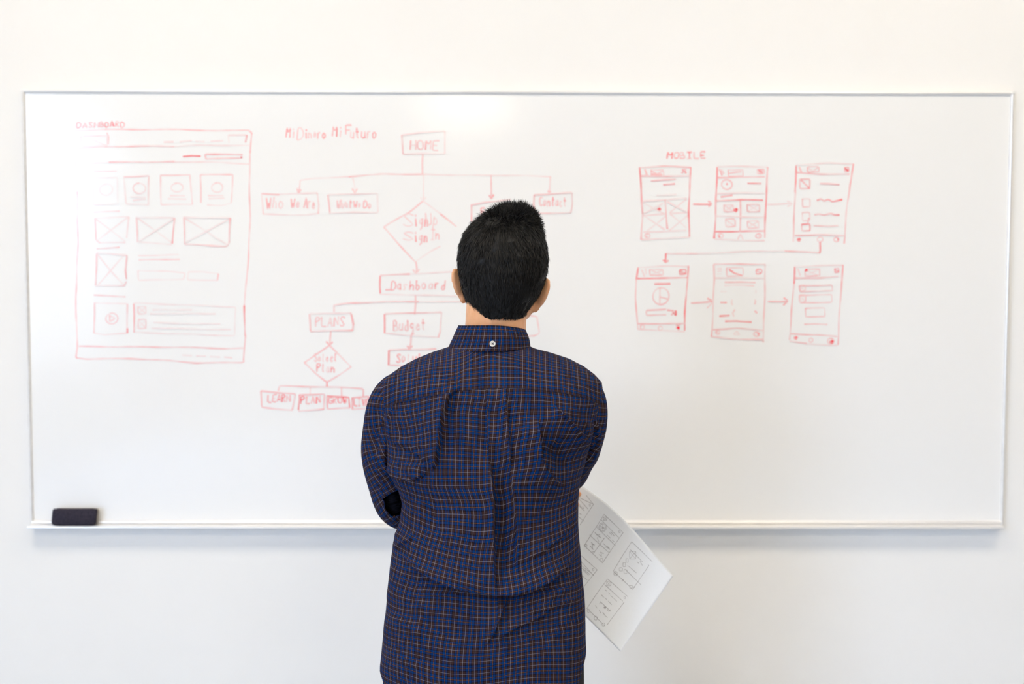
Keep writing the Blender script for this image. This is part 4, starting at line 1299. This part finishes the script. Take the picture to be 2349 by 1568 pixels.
# --- trousers: waist, seat and two legs in one garment
def trousers():
    V, Fs = [], []
    m = 48
    a_ = np.linspace(0, 2 * math.pi, m, endpoint=False)
    rows = [(1.00, .155, .086), (0.95, .163, .092), (0.90, .174, .096), (0.86, .1825, .098), (0.80, .1835, .098), (0.76, .180, .096)]
    for z, rx, ry in rows:
        cx = pix(1112, 1500, YC)[0]
        for t in a_:
            V.append((cx + rx * math.copysign(abs(math.cos(t)) ** .95, math.cos(t)), YC + ry * math.copysign(abs(math.sin(t)) ** .95, math.sin(t)) + 0.004, z))
    Fs += grid_faces(len(rows), m, True).tolist()
    Fs.append(list(range(m)))
    for s in (-1, 1):
        b = len(V)
        lr = [(0.80, .090, .080, .086), (0.70, .088, .092, .090), (0.58, .078, .088, .093), (0.47, .070, .078, .096), (0.30, .064, .072, .099), (0.12, .060, .072, .101), (0.045, .060, .078, .102)]
        for z, rx, ry, off in lr:
            for t in a_:
                wr_ = 0.003 * math.sin(z * 70 + 2 * math.sin(t * 2 + s)) * (1 if z < 0.6 else 0.4)
                V.append((HIPX + s * off + (rx + wr_) * math.cos(t), YC - 0.012 * (0.8 - z) + (ry + wr_) * math.sin(t), z))
        Fs += [[b + int(i) for i in f] for f in grid_faces(len(lr), m, True)]
    return mesh('trousers', V, Fs)
tr = child('trousers', trousers(), TROUSER)
# --- shoes
for s in (-1, 1):
    sV, sF, uV, uF = [], [], [], []
    cx, n = HIPX + s * 0.11, 36
    def outline(grow, t):
        c, q = math.cos(t), math.sin(t)
        x = (0.046 + grow) * c * (0.92 + 0.10 * q)
        y = (0.142 + grow) * q
        return cx + x + s * 0.10 * (y + 0.14) * 0.6, YC + 0.035 + y
    for z, g in ((0.0, 0.0), (0.012, 0.003), (0.024, 0.002)):
        for t in np.linspace(0, 2 * math.pi, n, endpoint=False):
            uV.append((*outline(g, t), z))
    uF = grid_faces(3, n, True).tolist() + [list(range(n))[::-1], list(range(2 * n, 3 * n))]
    for z, g, cut in ((0.024, -0.002, 0), (0.045, -0.004, 0.0), (0.065, -0.012, 0.35), (0.085, -0.016, 0.62), (0.105, -0.016, 0.72)):
        for t in np.linspace(0, 2 * math.pi, n, endpoint=False):
            x, y = outline(g, t)
            y0 = YC + 0.035
            if y > y0 - 0.05:
                y = y0 - 0.05 + (y - y0 + 0.05) * (1 - cut)
            sV.append((x, y, z))
    sF = grid_faces(5, n, True).tolist() + [list(range(4 * n, 5 * n))]
    sh = child('shoe', mesh('shoe', sV, sF), SHOE)
    child('sole', mesh('sole', uV, uF), SOLE, sh)

# ------------------------------------------------------------------ sheet of paper in the left hand
PA, PB, PC = np.array([1545., 1320.]), np.array([1424., 1494.]), np.array([1322., 1106.])
YA, YBm, YCn = 1.935, 1.865, 2.0
def paper_px(s, t):
    """s along the long edge from the free end to the hand, t along the short edge from the upper right"""
    b = PA + np.multiply.outer(s, PC - PA) + np.multiply.outer(t, PB - PA)
    bow = 15 * np.sin(math.pi * np.clip(s, 0, 1) ** 1.4) * (1 - 0.75 * t)
    return b + bow[..., None] * np.array([0.55, -0.83])
def paper_P(s, t):
    q = paper_px(s, t)
    Y = YA + (YCn - YA) * s + (YBm - YA) * t + 0.016 * np.sin(math.pi * s) * np.sin(math.pi * t * 0.9 + 0.3) - 0.010 * np.sin(2 * math.pi * (s * 0.8 + t * 0.3))
    return pix(q[..., 0], q[..., 1], Y)
S_, T_ = np.meshgrid(np.linspace(0, 1, 60), np.linspace(0, 1, 46), indexing='ij')
pP = paper_P(S_, T_)
sheet = empty('paper_sheet', tuple(paper_P(np.array(0.5), np.array(0.5))), label='white sheet of paper with pencilled phone sketches held out beside the plaid shirt', category='paper')
pf = grid_faces(60, 46)
po = link('page', mesh('page', pP.reshape(-1, 3), pf), PAPER)
po.parent = sheet
po.matrix_parent_inverse = parent_inv(sheet)
ps = po.modifiers.new('paper_thickness', 'SOLIDIFY')
ps.thickness = 0.0003
ps.offset = 0
Minv = np.linalg.inv(np.stack([PC - PA, PB - PA], 1))
def on_paper(Q):
    Q = np.asarray(Q, float)
    st = (Q - PA) @ Minv.T
    for _ in range(6):
        err = Q - np.array([paper_px(a_, b_) for a_, b_ in st])
        st = st + err @ Minv.T
    return paper_P(st[:, 0], st[:, 1])
def zq(spec, w=2.6):
    """strokes traced in an enlarged view of the sheet"""
    out = []
    for (pts, a_, ww, jag) in parse(spec, 0.5, w):
        out.append(([(1280 + x / 3.563, 1080 + y / 3.563) for x, y in pts], a_, ww / 3.563, jag))
    return out
SK = [
 ('phone_drawing', '''376,352 532,500; 532,500 363,748; 376,352 314,454; 314,454 213,606; 213,606 363,748; 350,395 496,540; 310,450 470,610; 258,520 420,668; 378,545 292,668; 340,600 292,668;
   #370,375 400,402; o 366,458 32,36; o 366,458 24,27; 350,450 380,470; 366,440 366,484; 354,470 384,455; 420,500 440,520; 430,494 460,530; 400,520 430,548; 440,560 462,578; =495,488 508,502;
   300,500 340,540; 310,520 345,520; 320,540 335,575; 330,525 352,545; 270,580 300,610; 275,600 302,595; 285,590 280,640; 262,610 290,640; 370,590 420,640; 385,620 420,625; 400,610 425,640; 345,660 372,672; 335,680 360,700; 352,665 356,690;
   o 228,606 9,11; o 288,662 7,7; =345,712 366,735'''),
 ('phone_drawing', '''602,575 770,738; 742,770 610,965; 602,575 520,700 452,815; 452,815 608,962; 590,640 690,740; #585,655 635,715; 645,740 660,752; 670,735 690,770; =556,715 574,745; =530,748 552,778; =500,790 526,815; =540,806 566,834;
   570,770 640,830; 545,800 680,930; o 470,835 14,18; 460,828 480,845; o 530,890 7,9; =585,935 608,958; 618,942 628,950; 735,762 745,772'''),
 ('phone_drawing', '''405,880 572,1025; 540,1070 400,1256; 405,880 330,980 236,1120; 236,1120 385,1265; 380,925 530,1062; #398,900 432,935; 385,970 400,980; 412,990 425,1005; 430,1015 455,1040; 460,1040 480,1062; 355,1010 372,1030; 380,1030 400,1050; 410,1060 440,1090;
   345,1065 430,1145; 345,1065 340,1085; 430,1130 415,1148; @384,1112 12,0; 400,1125 410,1140; 305,1095 320,1118; 335,1130 350,1160; 365,1150 385,1180; 380,1175 405,1195; o 250,1138 12,14; o 308,1200 14,16; o 370,1252 12,14; =540,1025 550,1042'''),
 ('phone_drawing', '170,215 290,270; 290,270 180,440; 230,195 290,270; 170,225 245,310; 170,280 215,325; 200,290 212,310; 175,270 195,300; =255,268 266,286; 175,345 190,355; 165,370 215,410'),
 ('phone_drawing', '190,690 320,805; 320,805 215,940; 192,740 290,850; 190,770 265,830; 196,790 260,845; 205,810 250,850; 195,850 240,890; =282,795 294,812; 285,845 292,852'),
]
lift_p = np.array([0, -0.0004, 0])
for nm, spec in SK:
    o = link(nm, ribbons(zq(spec, 3.6), on_paper, lift_p, False, 0.2, 3.0), PENCIL, smooth=False, kind='stuff')
    o.parent = sheet
    o.matrix_parent_inverse = parent_inv(sheet)
